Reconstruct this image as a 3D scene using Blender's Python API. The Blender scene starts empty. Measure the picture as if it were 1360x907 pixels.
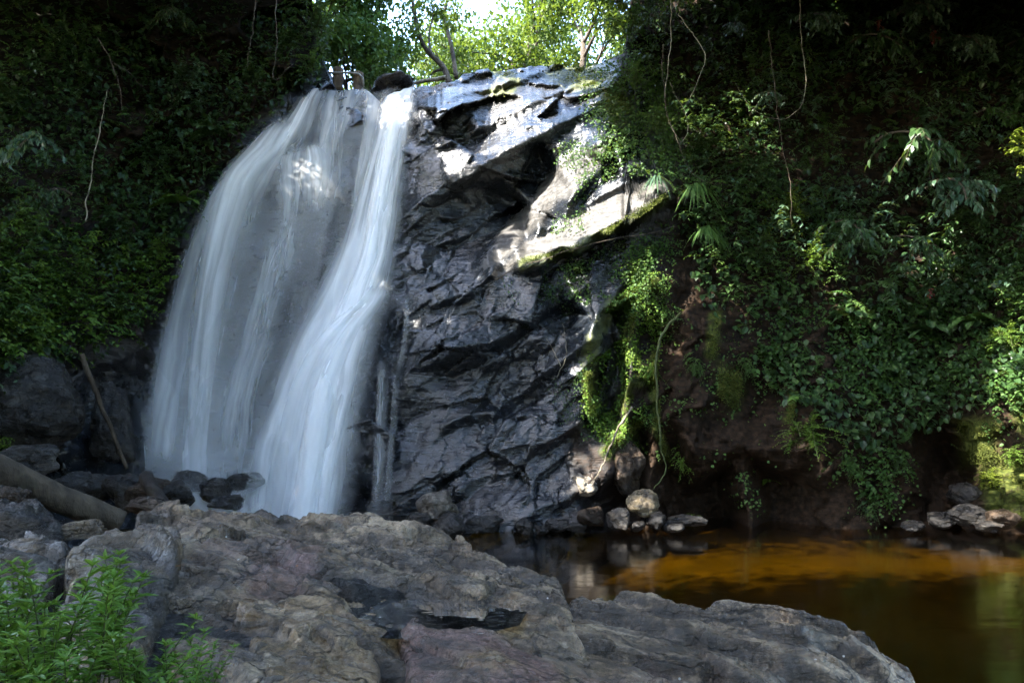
import bpy, math, random
import numpy as np
from mathutils import Vector, Matrix
from mathutils.geometry import delaunay_2d_cdt

S = bpy.context.scene
COL = S.collection
# ------------------------------------------------------------------ camera, light, exposure
FOC, HZ, EYE = 907.0, 570.0, 2.0           # focal length and eye level of the photograph, eye height above the pool
cam = bpy.data.cameras.new('camera'); cam.sensor_width = 36; cam.lens = 36*FOC/1360
cam.shift_y = (HZ-453.5)/1360; cam.clip_end = 400; cam.clip_start = 0.05
co = bpy.data.objects.new('camera', cam); COL.objects.link(co)
co.location = (0, 0, EYE); co.rotation_euler = (math.pi/2, 0, 0); S.camera = co

SUN = np.array([-0.60, -0.33, 0.73]); SUN = SUN/np.linalg.norm(SUN)
elev = math.asin(SUN[2]); azim = math.atan2(SUN[0], SUN[1])      # azimuth clockwise from +Y
W = bpy.data.worlds.new('World'); S.world = W; W.use_nodes = True
nt = W.node_tree; nt.nodes.clear()
sky = nt.nodes.new('ShaderNodeTexSky'); sky.sky_type = 'NISHITA'; sky.sun_disc = False
sky.sun_elevation = elev; sky.sun_rotation = azim; sky.air_density = 1.0; sky.dust_density = 1.0; sky.ozone_density = 1.0
bg = nt.nodes.new('ShaderNodeBackground'); bg.inputs['Strength'].default_value = 0.15
wo = nt.nodes.new('ShaderNodeOutputWorld')
nt.links.new(sky.outputs[0], bg.inputs[0]); nt.links.new(bg.outputs[0], wo.inputs[0])
sl = bpy.data.lights.new('sun', 'SUN'); sl.energy = 2.5; sl.angle = math.radians(0.5); sl.color = (1.0, 0.94, 0.84)
so = bpy.data.objects.new('sun', sl); COL.objects.link(so)
so.rotation_euler = Vector(-SUN).to_track_quat('-Z', 'Y').to_euler()
S.view_settings.view_transform = 'Standard'; S.view_settings.look = 'None'
S.view_settings.exposure = 4.1; S.view_settings.gamma = 1.0; S.view_settings.use_curve_mapping = False
cy = S.cycles
cy.max_bounces = 8; cy.diffuse_bounces = 3; cy.glossy_bounces = 3; cy.transmission_bounces = 3
cy.transparent_max_bounces = 24; cy.volume_bounces = 0; cy.caustics_reflective = False; cy.caustics_refractive = False
cy.use_denoising = True; cy.sample_clamp_indirect = 4.0

# ------------------------------------------------------------------ small maths
def ray(px, py, Y):
    px, py, Y = np.broadcast_arrays(np.asarray(px, float), np.asarray(py, float), np.asarray(Y, float))
    return np.stack([(px-680)/FOC*Y, Y, EYE+(HZ-py)/FOC*Y], -1)
def pt(px, py, Y): return Vector(ray(px, py, Y))

def _h(ix, iy, iz, s):
    h = (ix.astype(np.int64)*374761393 + iy.astype(np.int64)*668265263 + iz.astype(np.int64)*2147483647 + s*1274126177) & 0xFFFFFFFF
    h = ((h ^ (h >> 13))*1274126177) & 0xFFFFFFFF
    h = ((h ^ (h >> 16))*2246822519) & 0xFFFFFFFF
    return ((h ^ (h >> 15)) & 0xFFFFFF)/float(0xFFFFFF)
def vnoise(P, s=0):
    F = np.floor(P); f = P-F; I = F.astype(np.int64); u = f*f*f*(f*(f*6-15)+10)
    r = 0
    for a in (0, 1):
        for b in (0, 1):
            for c in (0, 1):
                w = (u[:, 0] if a else 1-u[:, 0])*(u[:, 1] if b else 1-u[:, 1])*(u[:, 2] if c else 1-u[:, 2])
                r = r+w*_h(I[:, 0]+a, I[:, 1]+b, I[:, 2]+c, s)
    return r*2-1
def fbm(P, oct=4, s=0, lac=2.03, g=.5):
    r = 0; a = 1.; t = 0
    for k in range(oct):
        r = r+a*vnoise(P*(lac**k)+k*17.3, s+k); t += a; a *= g
    return r/t
def ridged(P, oct=4, s=0):
    r = 0; a = 1.; t = 0
    for k in range(oct):
        r = r+a*(1-2*np.abs(vnoise(P*(2.1**k)+k*9.1, s+k))); t += a; a *= .5
    return r/t
def facets(P, s=0, tilt=.7):
    """fractured rock: every Voronoi cell is a tilted plane; also the distance to the nearest crack"""
    F = np.floor(P).astype(np.int64)
    d1 = np.full(len(P), 9.); d2 = np.full(len(P), 9.); val = np.zeros(len(P))
    for a in (-1, 0, 1):
        for b in (-1, 0, 1):
            for c in (-1, 0, 1):
                I = F+np.array([a, b, c])
                ctr = I+np.stack([_h(I[:, 0], I[:, 1], I[:, 2], s+k) for k in (1, 2, 3)], -1)
                D = P-ctr; d = (D*D).sum(1)
                v = _h(I[:, 0], I[:, 1], I[:, 2], s+4)*2-1
                t = sum(D[:, k]*(_h(I[:, 0], I[:, 1], I[:, 2], s+5+k)*2-1) for k in range(3))
                m = d < d1
                d2 = np.where(m, d1, np.minimum(d2, d)); d1 = np.where(m, d, d1); val = np.where(m, v*.6+t*tilt*1.6, val)
    return val, np.sqrt(d2)-np.sqrt(d1)
def smooth(a, b, x):
    t = np.clip((x-a)/(b-a), 0, 1); return t*t*(3-2*t)

class Tri:
    """piecewise-linear interpolation over scattered control points"""
    def __init__(self, pts):
        self.p = np.array(pts, float)
        r = delaunay_2d_cdt([Vector((a, b)) for a, b, *_ in pts], [], [], 0, 1e-6)
        v = np.array([tuple(q) for q in r[0]]); self.v = v
        src = [o[0] for o in r[3]]; self.z = self.p[src, 2]; self.t = np.array(r[2])
    def __call__(self, x, y):
        x = np.asarray(x, float).ravel(); y = np.asarray(y, float).ravel()
        out = np.full(len(x), np.nan)
        for (a, b, c) in self.t:
            A, B, C_ = self.v[a], self.v[b], self.v[c]
            x0, x1 = min(A[0], B[0], C_[0]), max(A[0], B[0], C_[0]); y0, y1 = min(A[1], B[1], C_[1]), max(A[1], B[1], C_[1])
            m = np.nonzero((x >= x0-1e-6) & (x <= x1+1e-6) & (y >= y0-1e-6) & (y <= y1+1e-6))[0]
            if not len(m): continue
            d = (B[1]-C_[1])*(A[0]-C_[0])+(C_[0]-B[0])*(A[1]-C_[1])
            if abs(d) < 1e-9: continue
            l1 = ((B[1]-C_[1])*(x[m]-C_[0])+(C_[0]-B[0])*(y[m]-C_[1]))/d
            l2 = ((C_[1]-A[1])*(x[m]-C_[0])+(A[0]-C_[0])*(y[m]-C_[1]))/d
            l3 = 1-l1-l2; k = (l1 >= -1e-5) & (l2 >= -1e-5) & (l3 >= -1e-5)
            out[m[k]] = (l1*self.z[a]+l2*self.z[b]+l3*self.z[c])[k]
        return out

def blur(A, r):
    for ax in (0, 1):
        k = np.arange(-3*r, 3*r+1); w = np.exp(-.5*(k/max(r, .5))**2); w /= w.sum()
        Ap = np.pad(A, [(3*r, 3*r) if i == ax else (0, 0) for i in (0, 1)], mode='edge')
        A = sum(w[i]*np.take(Ap, np.arange(i, i+A.shape[ax]), axis=ax) for i in range(len(k)))
    return A

# ------------------------------------------------------------------ objects
def props(o, label=None, cat=None, group=None, kind=None):
    if label: o['label'] = label
    if cat: o['category'] = cat
    if group: o['group'] = group
    if kind: o['kind'] = kind
    return o
def empty(name, loc, label, cat, group=None, rz=0, sc=1):
    o = bpy.data.objects.new(name, None); COL.objects.link(o); o.location = loc; o.rotation_euler = (0, 0, rz)
    o.scale = (sc,)*3; o.empty_display_size = .1
    return props(o, label, cat, group)
def mesh_np(name, V, faces, attrs=None, uv=None, smooth_=False):
    """faces: list of (n,k) integer arrays"""
    me = bpy.data.meshes.new(name)
    V = np.asarray(V, np.float32); me.vertices.add(len(V)); me.vertices.foreach_set('co', V.ravel())
    faces = [np.asarray(f, np.int32) for f in faces if len(f)]
    idx = np.concatenate([f.ravel() for f in faces]); cnt = np.concatenate([np.full(len(f), f.shape[1], np.int32) for f in faces])
    me.loops.add(len(idx)); me.loops.foreach_set('vertex_index', idx)
    me.polygons.add(len(cnt)); me.polygons.foreach_set('loop_start', np.concatenate([[0], np.cumsum(cnt)[:-1]]).astype(np.int32))
    me.update(calc_edges=True)
    me.polygons.foreach_set('use_smooth', np.full(len(cnt), bool(smooth_)))
    for k, a in (attrs or {}).items():
        a = np.asarray(a, np.float32)
        if a.ndim == 1: me.attributes.new(k, 'FLOAT', 'POINT').data.foreach_set('value', a)
        else:
            if a.shape[1] == 3: a = np.concatenate([a, np.ones((len(a), 1), np.float32)], 1)
            me.attributes.new(k, 'FLOAT_COLOR', 'POINT').data.foreach_set('color', a.ravel())
    if uv is not None:
        l = me.uv_layers.new(name='UVMap'); l.data.foreach_set('uv', np.asarray(uv, np.float32)[idx].ravel())
    me.validate(); return me
def link(name, me, mat, parent=None):
    o = bpy.data.objects.new(name, me); COL.objects.link(o)
    if mat and not me.materials: me.materials.append(mat)
    if parent: o.parent = parent
    return o
def gridfaces(nr, nc):
    i = np.arange(nr*nc).reshape(nr, nc)
    return np.stack([i[:-1, :-1].ravel(), i[1:, :-1].ravel(), i[1:, 1:].ravel(), i[:-1, 1:].ravel()], 1)

class Geo:
    """collects tubes and leaves into one mesh"""
    def __init__(s): s.V = []; s.F3 = []; s.F4 = []; s.T = []; s.n = 0
    def add(s, V, F3=None, F4=None, T=None):
        V = np.asarray(V, float); s.V.append(V)
        if F3 is not None: s.F3.append(np.asarray(F3)+s.n)
        if F4 is not None: s.F4.append(np.asarray(F4)+s.n)
        s.T.append(np.broadcast_to(np.asarray(.5 if T is None else T, float), (len(V),))); s.n += len(V)
    def tube(s, P, R, n=6, t=.5):
        P = np.asarray(P, float); R = np.broadcast_to(np.asarray(R, float), (len(P),))
        D = np.gradient(P, axis=0); D /= np.linalg.norm(D, axis=1)[:, None]+1e-9
        ref = np.array([.31, .2, .93]) if abs(D[:, 2]).mean() < .8 else np.array([1., .1, .05])
        A = np.cross(D, ref); A /= np.linalg.norm(A, axis=1)[:, None]+1e-9; B = np.cross(D, A)
        th = np.arange(n)*2*math.pi/n
        V = P[:, None, :]+R[:, None, None]*(np.cos(th)[None, :, None]*A[:, None, :]+np.sin(th)[None, :, None]*B[:, None, :])
        i = np.arange(len(P)*n).reshape(len(P), n); j = np.roll(i, -1, 1)
        F = np.stack([i[:-1].ravel(), j[:-1].ravel(), j[1:].ravel(), i[1:].ravel()], 1)
        V = V.reshape(-1, 3); V = np.concatenate([V, P[[0, -1]]]); m = len(V)
        f3 = [(m-2, j[0, k], i[0, k]) for k in range(n)]+[(m-1, i[-1, k], j[-1, k]) for k in range(n)]
        s.add(V, f3, F, t)
    def leaves(s, P, D, U, L, Wd, T, kind='ovate'):
        """leaf blades: base P, direction D, face normal U, length L, half width Wd, tint T"""
        P = np.asarray(P, float); n = len(P)
        if not n: return
        D = D/(np.linalg.norm(D, axis=1)[:, None]+1e-9); X = np.cross(D, U); X /= np.linalg.norm(X, axis=1)[:, None]+1e-9; N = np.cross(X, D)
        if kind == 'ovate':
            t = [(0, 0, 0), (.38, 0, -.02), (.74, 0, -.07), (1, 0, -.17), (.2, .8, .07), (.56, .85, .03), (.2, -.8, .07), (.56, -.85, .03)]
            f3 = [(0, 1, 4), (2, 3, 5), (0, 6, 1), (2, 7, 3)]; f4 = [(1, 2, 5, 4), (1, 6, 7, 2)]
        elif kind == 'card':
            t = [(0, 0, 0), (.45, 1, .05), (1, 0, -.12), (.45, -1, .05)]; f3 = []; f4 = [(0, 3, 2, 1)]
        else:                                  # strap
            t = [(0, .5, 0), (0, -.5, 0), (.4, 1, .03), (.4, -1, .03), (.75, .7, -.08), (.75, -.7, -.08), (1, 0, -.25)]
            f3 = [(4, 5, 6)]; f4 = [(0, 1, 3, 2), (2, 3, 5, 4)]
        t = np.array(t, float); L = np.broadcast_to(L, (n,)); Wd = np.broadcast_to(Wd, (n,))
        V = P[:, None]+(t[None, :, 0]*L[:, None])[..., None]*D[:, None]+(t[None, :, 1]*Wd[:, None])[..., None]*X[:, None]+(t[None, :, 2]*L[:, None])[..., None]*N[:, None]
        off = (np.arange(n)*len(t))[:, None, None]
        F3 = (np.array(f3)[None]+off).reshape(-1, 3) if f3 else None; F4 = (np.array(f4)[None]+off).reshape(-1, 4) if f4 else None
        s.add(V.reshape(-1, 3), F3, F4, np.repeat(np.broadcast_to(T, (n,)), len(t)))
    def mesh(s, name, smooth_=False):
        F = []
        if s.F3: F.append(np.concatenate(s.F3))
        if s.F4: F.append(np.concatenate(s.F4))
        return mesh_np(name, np.concatenate(s.V), F, {'tint': np.concatenate(s.T)}, None, smooth_)

# ------------------------------------------------------------------ materials
class M:
    def __init__(s, name):
        s.m = bpy.data.materials.new(name); s.m.use_nodes = True; s.t = s.m.node_tree; s.t.nodes.clear()
        s.out = s.t.nodes.new('ShaderNodeOutputMaterial')
    def n(s, typ, ins=None, **kw):
        nd = s.t.nodes.new('ShaderNode'+typ)
        for k, v in kw.items(): setattr(nd, k, v)
        for k, v in (ins or {}).items(): s.set(nd.inputs[k], v)
        return nd
    def set(s, sock, v):
        if hasattr(v, 'is_linked') or hasattr(v, 'links'): s.t.links.new(v, sock)
        elif isinstance(v, tuple) and len(v) == 3 and sock.type == 'RGBA': sock.default_value = (*v, 1)
        else: sock.default_value = v
    def attr(s, name, out='Fac'): return s.n('Attribute', attribute_name=name).outputs[out]
    def pos(s): return s.n('TexCoord').outputs['Object']
    def noise(s, scale, detail=6, rough=.55, vec=None, dist=0.):
        nd = s.n('TexNoise', {'Scale': scale, 'Detail': detail, 'Roughness': rough, 'Distortion': dist})
        s.set(nd.inputs['Vector'], vec if vec is not None else s.pos()); return nd.outputs['Fac']
    def vor(s, scale, feature='DISTANCE_TO_EDGE', vec=None):
        nd = s.n('TexVoronoi', {'Scale': scale}, feature=feature); s.set(nd.inputs['Vector'], vec if vec is not None else s.pos()); return nd
    def map(s, x, a, b, c=0., d=1.):
        nd = s.n('MapRange', {0: x, 1: a, 2: b, 3: c, 4: d}); nd.interpolation_type = 'SMOOTHSTEP'; return nd.outputs[0]
    def math(s, op, a, b=0.): return s.n('Math', {0: a, 1: b}, operation=op).outputs[0]
    def mix(s, f, a, b):
        nd = s.n('Mix', data_type='RGBA'); s.set(nd.inputs[0], f); s.set(nd.inputs[6], a); s.set(nd.inputs[7], b); return nd.outputs[2]
    def ramp(s, f, stops):
        nd = s.n('ValToRGB', {0: f}); e = nd.color_ramp.elements
        while len(e) < len(stops): e.new(.5)
        for q, (p, c) in zip(e, stops): q.position = p; q.color = (*c, 1)
        return nd.outputs[0]
    def scalevec(s, sc, rot=(0, 0, 0), vec=None):
        nd = s.n('Mapping'); s.set(nd.inputs[0], vec if vec is not None else s.pos()); nd.inputs['Scale'].default_value = sc; nd.inputs['Rotation'].default_value = rot
        return nd.outputs[0]
    def bump(s, h, strength, dist, prev=None):
        nd = s.n('Bump', {'Strength': strength, 'Distance': dist, 'Height': h})
        if prev is not None: s.set(nd.inputs['Normal'], prev)
        return nd.outputs[0]
    def pbsdf(s, col, rough, nor=None, spec=.5, **kw):
        nd = s.n('BsdfPrincipled', {'Base Color': col, 'Roughness': rough, 'Specular IOR Level': spec})
        for k, v in kw.items(): s.set(nd.inputs[k], v)
        if nor is not None: s.set(nd.inputs['Normal'], nor)
        s.t.links.new(nd.outputs[0], s.out.inputs[0]); return nd

def mat_cliff():
    m = M('wet_rock'); msk = m.n('SeparateColor', {0: m.attr('mask', 'Color')})
    pale, moss, earth = msk.outputs[0], msk.outputs[1], msk.outputs[2]
    n1 = m.noise(1.3, 8); n2 = m.noise(9, 8, .6); st = m.noise(2.2, 8, .6, m.scalevec((1, 1, 5), (0, math.radians(38), 0)))
    base = m.mix(m.map(n1, .35, .68), (.005, .007, .010), (.017, .020, .026))
    base = m.mix(m.map(st, .52, .68, 0, .55), base, (.042, .047, .056))
    base = m.mix(m.map(n2, .62, .75, 0, .4), base, (.062, .062, .062))
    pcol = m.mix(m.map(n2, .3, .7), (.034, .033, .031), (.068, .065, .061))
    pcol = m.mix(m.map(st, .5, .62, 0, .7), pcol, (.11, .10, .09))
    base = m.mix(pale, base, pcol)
    ecol = m.mix(m.map(n2, .35, .7), (.008, .0055, .0035), (.034, .021, .013))
    base = m.mix(earth, base, ecol)
    mcol = m.mix(m.map(m.noise(14, 6), .35, .7), (.026, .036, .008), (.085, .095, .02))
    mf = m.math('MULTIPLY', moss, m.map(m.noise(5, 8, .65), .3, .5)); base = m.mix(mf, base, mcol)
    rg = m.math('ADD', m.map(n2, .3, .7, .10, .30), m.math('MULTIPLY', m.math('MAXIMUM', earth, m.math('MAXIMUM', mf, m.math('MULTIPLY', pale, .5))), .5))
    cr = m.map(m.vor(1.3, vec=m.scalevec((1, 1, 2.6), (0, math.radians(38), 0))).outputs[0], 0, .03)
    zone = m.map(m.noise(.55, 3), .42, .6); b = m.bump(cr, .3, .02); b = m.bump(st, .7, .07, b); b = m.bump(m.noise(5, 12, .6), m.map(zone, 0, 1, .1, .5), .06, b); b = m.bump(m.noise(24, 8, .62), .45, .014, b)
    m.pbsdf(base, rg, b, m.math('ADD', .08, m.math('MULTIPLY', .62, m.math('SUBTRACT', 1., m.math('MAXIMUM', earth, m.math('MULTIPLY', pale, .6)))))); return m.m

def mat_rock(name, stops, scale=1., gloss=.5, lichen=.0, blotch=None, gloss2=.75, spec=.5):
    m = M(name); o = m.n('ObjectInfo')
    n1 = m.noise(1.6*scale, 8, .6, dist=.6); n2 = m.noise(14*scale, 10, .65); n3 = m.noise(60*scale, 5, .6)
    col = m.ramp(m.map(n1, .28, .72), stops)
    tin = m.n('SeparateColor', {0: m.attr('mask', 'Color')})
    bd = m.attr('band'); col = m.mix(m.math('MULTIPLY', m.attr('ledge_shade'), m.map(n2, .3, .55, .3, .95)), col, (.030, .022, .014)); col = m.mix(m.map(bd, .62, .95, 0, .45), col, (.30, .27, .225))  # shade painted into the steep ledge faces and creases, then pale strata bands
    bl = m.map(m.noise(3.2*scale, 6, .62, dist=.8), .38, .58)
    col = m.mix(m.math('MULTIPLY', tin.outputs[0], bl), col, m.mix(m.map(n2, .35, .65), (.16, .09, .034), (.34, .23, .115)))          # ochre
    col = m.mix(m.math('MULTIPLY', tin.outputs[1], m.map(n1, .30, .52)), col, m.mix(m.map(n2, .35, .65), (.085, .045, .036), (.22, .135, .112)))        # purple
    col = m.mix(tin.outputs[2], col, m.mix(m.map(n2, .35, .65), (.018, .017, .015), (.06, .055, .045)))       # dark
    vein = m.noise(3*scale, 8, .6, m.scalevec((1, 1, 4), (.5, .6, .3)), 1.2)
    col = m.mix(m.map(n2, .5, .75, 0, .65), col, m.mix(.5, col, (.02, .02, .018)))
    col = m.mix(m.map(n3, .58, .72, 0, .35), col, (.33, .30, .26))
    col = m.mix(m.map(vein, .52, .62, 0, .7), col, (.05, .042, .034))
    if lichen > 0:
        v = m.vor(11, 'F1'); sp = m.math('MULTIPLY', m.map(v.outputs['Distance'], .07, .12, 1, 0), m.map(m.n('SeparateColor', {0: v.outputs['Color']}).outputs[0], 1-lichen, 1-lichen+.02))
        col = m.mix(m.math('MULTIPLY', sp, m.map(m.noise(1.2, 4), .45, .55)), col, (.55, .53, .48))
    fine = m.noise(26*scale, 12, .78); hs = m.n('HueSaturation', {'Value': m.map(fine, .3, .7, .45, 1.6), 'Color': col}); col = hs.outputs[0]
    wp = m.n('VectorMath', operation='ADD'); wn = m.n('TexNoise', {'Scale': 2.5*scale, 'Detail': 6.}); m.set(wn.inputs['Vector'], m.pos()); wm = m.n('VectorMath', {0: wn.outputs['Color'], 1: (.5, .5, .5)}, operation='MULTIPLY'); m.set(wp.inputs[0], m.pos()); m.set(wp.inputs[1], wm.outputs[0])
    ck = m.vor(1.5*scale, vec=m.scalevec((.8, 1.5, 1.8), (.2, .1, .6), wp.outputs[0])).outputs[0]; ck2 = m.vor(5*scale, vec=m.scalevec((.8, 1.5, 1.8), (.2, .1, .6), wp.outputs[0])).outputs[0]
    col = m.mix(m.math('MULTIPLY', m.map(ck, .0, .02, 1, 0), m.map(n1, .4, .6, .2, .95)), col, (.012, .010, .008)); col = m.mix(m.math('MULTIPLY', m.map(ck2, 0, .035, .8, 0), m.map(m.noise(1.4*scale, 4), .48, .62)), col, (.018, .014, .010))
    rg = m.map(m.noise(2.2*scale, 7, .6), .40, .62, gloss*.45, gloss2*.72)
    b = m.bump(m.map(ck, 0, .03), .8, .03); b = m.bump(m.map(ck2, 0, .05), .4, .012, b); b = m.bump(vein, .9, .06, b); b = m.bump(m.noise(7*scale, 12, .62), .9, .045, b); b = m.bump(m.noise(45*scale, 8, .7), .9, .010, b)
    m.pbsdf(col, rg, b, spec); return m.m

def mat_leaf(name, c0, c1, c2, trans=.35, rough=.55):
    m = M(name); t = m.attr('tint'); o = m.n('ObjectInfo').outputs['Random']
    f = m.math('ADD', m.math('MULTIPLY', t, .8), m.math('MULTIPLY', o, .2))
    col = m.ramp(f, [(0, c0), (.5, c1), (1, c2)])
    p = m.n('BsdfPrincipled', {'Base Color': col, 'Roughness': rough, 'Specular IOR Level': .25})
    tr = m.n('BsdfTranslucent', {'Color': m.mix(.5, col, (.16, .22, .02))})
    mx = m.n('MixShader', {0: trans}); m.t.links.new(p.outputs[0], mx.inputs[1]); m.t.links.new(tr.outputs[0], mx.inputs[2])
    m.t.links.new(mx.outputs[0], m.out.inputs[0]); return m.m
def mat_bark(name, c0, c1, sc=1.):
    m = M(name); n = m.noise(6*sc, 8, .65, m.scalevec((1, 1, .35))); n2 = m.noise(25*sc, 8, .6)
    col = m.mix(m.map(n, .35, .65), c0, c1); col = m.mix(m.map(m.noise(2.5, 5), .55, .7, 0, .6), col, (.04, .05, .012))
    col = m.mix(m.map(m.noise(1.8, 6, .65), .5, .62, 0, .75), col, (.016, .012, .009)); b = m.bump(n, 1., .06); b = m.bump(n2, .9, .02, b); m.pbsdf(col, .75, b, .25); return m.m
def mat_water_veil():
    """falling white water: streaked, partly see-through foam"""
    m = M('falling_water'); d = m.attr('dens'); uv = m.n('UVMap').outputs[0]; o = m.n('ObjectInfo').outputs['Random']
    wn = m.n('TexNoise', {'Scale': .55, 'Detail': 3}); m.set(wn.inputs['Vector'], uv); wv = m.n('VectorMath', {0: wn.outputs['Color'], 1: (.34, 0, 0)}, operation='MULTIPLY'); wa = m.n('VectorMath', operation='ADD'); m.set(wa.inputs[0], uv); m.set(wa.inputs[1], wv.outputs[0]); wuv = wa.outputs[0]
    def st(sx, sy, det, off):
        mp = m.n('Mapping'); m.set(mp.inputs[0], wuv); mp.inputs['Scale'].default_value = (sx, sy, 1); mp.inputs['Location'].default_value = (off, off*.37, off)
        return m.noise(1., det, .55, mp.outputs[0])
    s1 = st(4.5, .12, 3, 3.1); s2 = st(13, .16, 2, 9.7); s3 = st(1.6, .10, 3, 5.3)
    f = m.math('ADD', m.math('ADD', m.math('MULTIPLY', s1, .5), m.math('MULTIPLY', s2, .13)), m.math('MULTIPLY', s3, .62))   # mean about .62
    f = m.map(f, .42, .84, .18, 1.25)
    a = m.math('MINIMUM', m.math('MULTIPLY', d, f), .97)
    df = m.n('BsdfDiffuse', {'Color': (.92, .94, .96), 'Roughness': 1.}); tr = m.n('BsdfTranslucent', {'Color': (.92, .94, .96)})
    mx = m.n('MixShader', {0: .4}); m.t.links.new(df.outputs[0], mx.inputs[1]); m.t.links.new(tr.outputs[0], mx.inputs[2])
    tp = m.n('BsdfTransparent'); m2 = m.n('MixShader', {0: a}); m.t.links.new(tp.outputs[0], m2.inputs[1]); m.t.links.new(mx.outputs[0], m2.inputs[2])
    m.t.links.new(m2.outputs[0], m.out.inputs[0]); return m.m
def mat_mist():
    m = M('mist'); d = m.attr('dens'); n = m.noise(.5, 3, .5, m.scalevec((1, 1, .45)))
    a = m.math('MULTIPLY', d, m.map(n, .3, .7, .45, 1.2)); df = m.n('BsdfDiffuse', {'Color': (.92, .94, .96)}); tr = m.n('BsdfTranslucent', {'Color': (.92, .94, .96)}); mx = m.n('MixShader', {0: .5})
    m.t.links.new(df.outputs[0], mx.inputs[1]); m.t.links.new(tr.outputs[0], mx.inputs[2]); tp = m.n('BsdfTransparent'); m2 = m.n('MixShader', {0: a}); m.t.links.new(tp.outputs[0], m2.inputs[1]); m.t.links.new(mx.outputs[0], m2.inputs[2])
    m.t.links.new(m2.outputs[0], m.out.inputs[0]); return m.m
def mat_pool(name, tint, rough):
    m = M(name); fr = m.n('Fresnel', {'IOR': 1.33}); n = m.noise(1.2, 4, .5, m.scalevec((.6, 1.6, 1)))
    b = m.bump(n, .25, .04); m.set(fr.inputs['Normal'], b)
    tp = m.n('BsdfTransparent', {'Color': tint}); gl = m.n('BsdfGlossy', {'Color': (1, 1, 1), 'Roughness': rough}); m.set(gl.inputs['Normal'], b)
    mx = m.n('MixShader', {0: fr.outputs[0]}); m.t.links.new(tp.outputs[0], mx.inputs[1]); m.t.links.new(gl.outputs[0], mx.inputs[2])
    m.t.links.new(mx.outputs[0], m.out.inputs[0]); return m.m
def mat_plain(name, c0, c1, sc, rough, bump=.02):
    m = M(name); n = m.noise(sc, 8, .6); m.pbsdf(m.mix(m.map(n, .35, .65), c0, c1), rough, m.bump(n, .7, bump), .3); return m.m

MAT = {}
MAT['cliff'] = mat_cliff()
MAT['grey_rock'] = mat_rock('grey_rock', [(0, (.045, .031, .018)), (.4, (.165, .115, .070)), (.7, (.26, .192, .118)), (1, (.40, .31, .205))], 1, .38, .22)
MAT['slab_rock'] = mat_rock('slab_rock', [(0, (.04, .033, .026)), (.4, (.085, .07, .052)), (.7, (.12, .108, .09)), (1, (.22, .185, .14))], .8, .34)
MAT['warm_rock'] = mat_rock('warm_rock', [(0, (.07, .045, .034)), (.4, (.16, .105, .08)), (.7, (.23, .155, .11)), (1, (.30, .21, .12))], 1, .42)
MAT['dark_rock'] = mat_rock('dark_rock', [(0, (.012, .012, .013)), (.5, (.028, .027, .027)), (1, (.07, .066, .06))], 1.4, .3, .0, spec=.22)
MAT['tufa_rock'] = mat_rock('tufa_rock', [(0, (.06, .05, .04)), (.5, (.19, .165, .13)), (1, (.38, .34, .28))], 1.5, .6)
MAT['tan_rock'] = mat_rock('tan_rock', [(0, (.05, .036, .02)), (.5, (.15, .115, .065)), (1, (.25, .20, .12))], 1.2, .5)
MAT['brown_rock'] = mat_rock('brown_rock', [(0, (.014, .009, .006)), (.5, (.045, .03, .02)), (1, (.11, .078, .055))], 1.5, .6, spec=.25)
MAT['bed'] = mat_plain('pool_bed', (.022, .0165, .007), (.044, .033, .013), .8, .9)
MAT['soil'] = mat_plain('forest_soil', (.02, .014, .008), (.06, .045, .025), 2, .95)
MAT['veil'] = mat_water_veil(); MAT['mist'] = mat_mist()
MAT['pool'] = mat_pool('pool_water', (.60, .45, .06), .11)
MAT['puddle'] = mat_pool('puddle_water', (.80, .66, .40), .03)
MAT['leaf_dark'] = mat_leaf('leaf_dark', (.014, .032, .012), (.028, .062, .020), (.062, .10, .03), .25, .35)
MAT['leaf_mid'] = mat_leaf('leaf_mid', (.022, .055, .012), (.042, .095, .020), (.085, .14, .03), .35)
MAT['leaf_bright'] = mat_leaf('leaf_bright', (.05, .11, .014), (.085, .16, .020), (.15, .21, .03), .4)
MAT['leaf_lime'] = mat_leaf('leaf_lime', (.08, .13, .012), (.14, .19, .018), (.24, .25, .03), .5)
MAT['leaf_far'] = mat_leaf('leaf_far', (.028, .055, .008), (.055, .092, .010), (.105, .125, .014), .4); MAT['leaf_blue'] = mat_leaf('leaf_bluegreen', (.02, .05, .028), (.045, .085, .05), (.09, .13, .07), .25, .3)
MAT['leaf_red'] = mat_leaf('leaf_red', (.10, .015, .015), (.16, .02, .025), (.22, .04, .03), .3)
MAT['leaf_dead'] = mat_leaf('leaf_dead', (.16, .06, .02), (.25, .10, .035), (.38, .20, .09), .1)
MAT['moss'] = mat_leaf('moss', (.032, .045, .009), (.07, .088, .015), (.14, .15, .03), .3, .8)
MAT['weed'] = mat_leaf('weed_leaf', (.055, .14, .018), (.095, .21, .026), (.17, .28, .05), .35, .35)
MAT['bark'] = mat_bark('bark', (.035, .025, .017), (.11, .085, .06))
MAT['palebark'] = mat_bark('pale_bark', (.12, .10, .07), (.30, .26, .19))
MAT['log'] = mat_bark('log_bark', (.028, .022, .015), (.085, .066, .045), .8)
MAT['wetwood'] = mat_bark('wet_wood', (.012, .010, .009), (.04, .033, .028))
MAT['post'] = mat_bark('post_wood', (.07, .045, .025), (.16, .11, .065))
MAT['stem'] = mat_plain('green_stem', (.03, .045, .012), (.06, .07, .02), 8, .7, .004)
MAT['metal'] = mat_plain('painted_pipe', (.16, .15, .12), (.26, .24, .2), 5, .5, .002)
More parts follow.
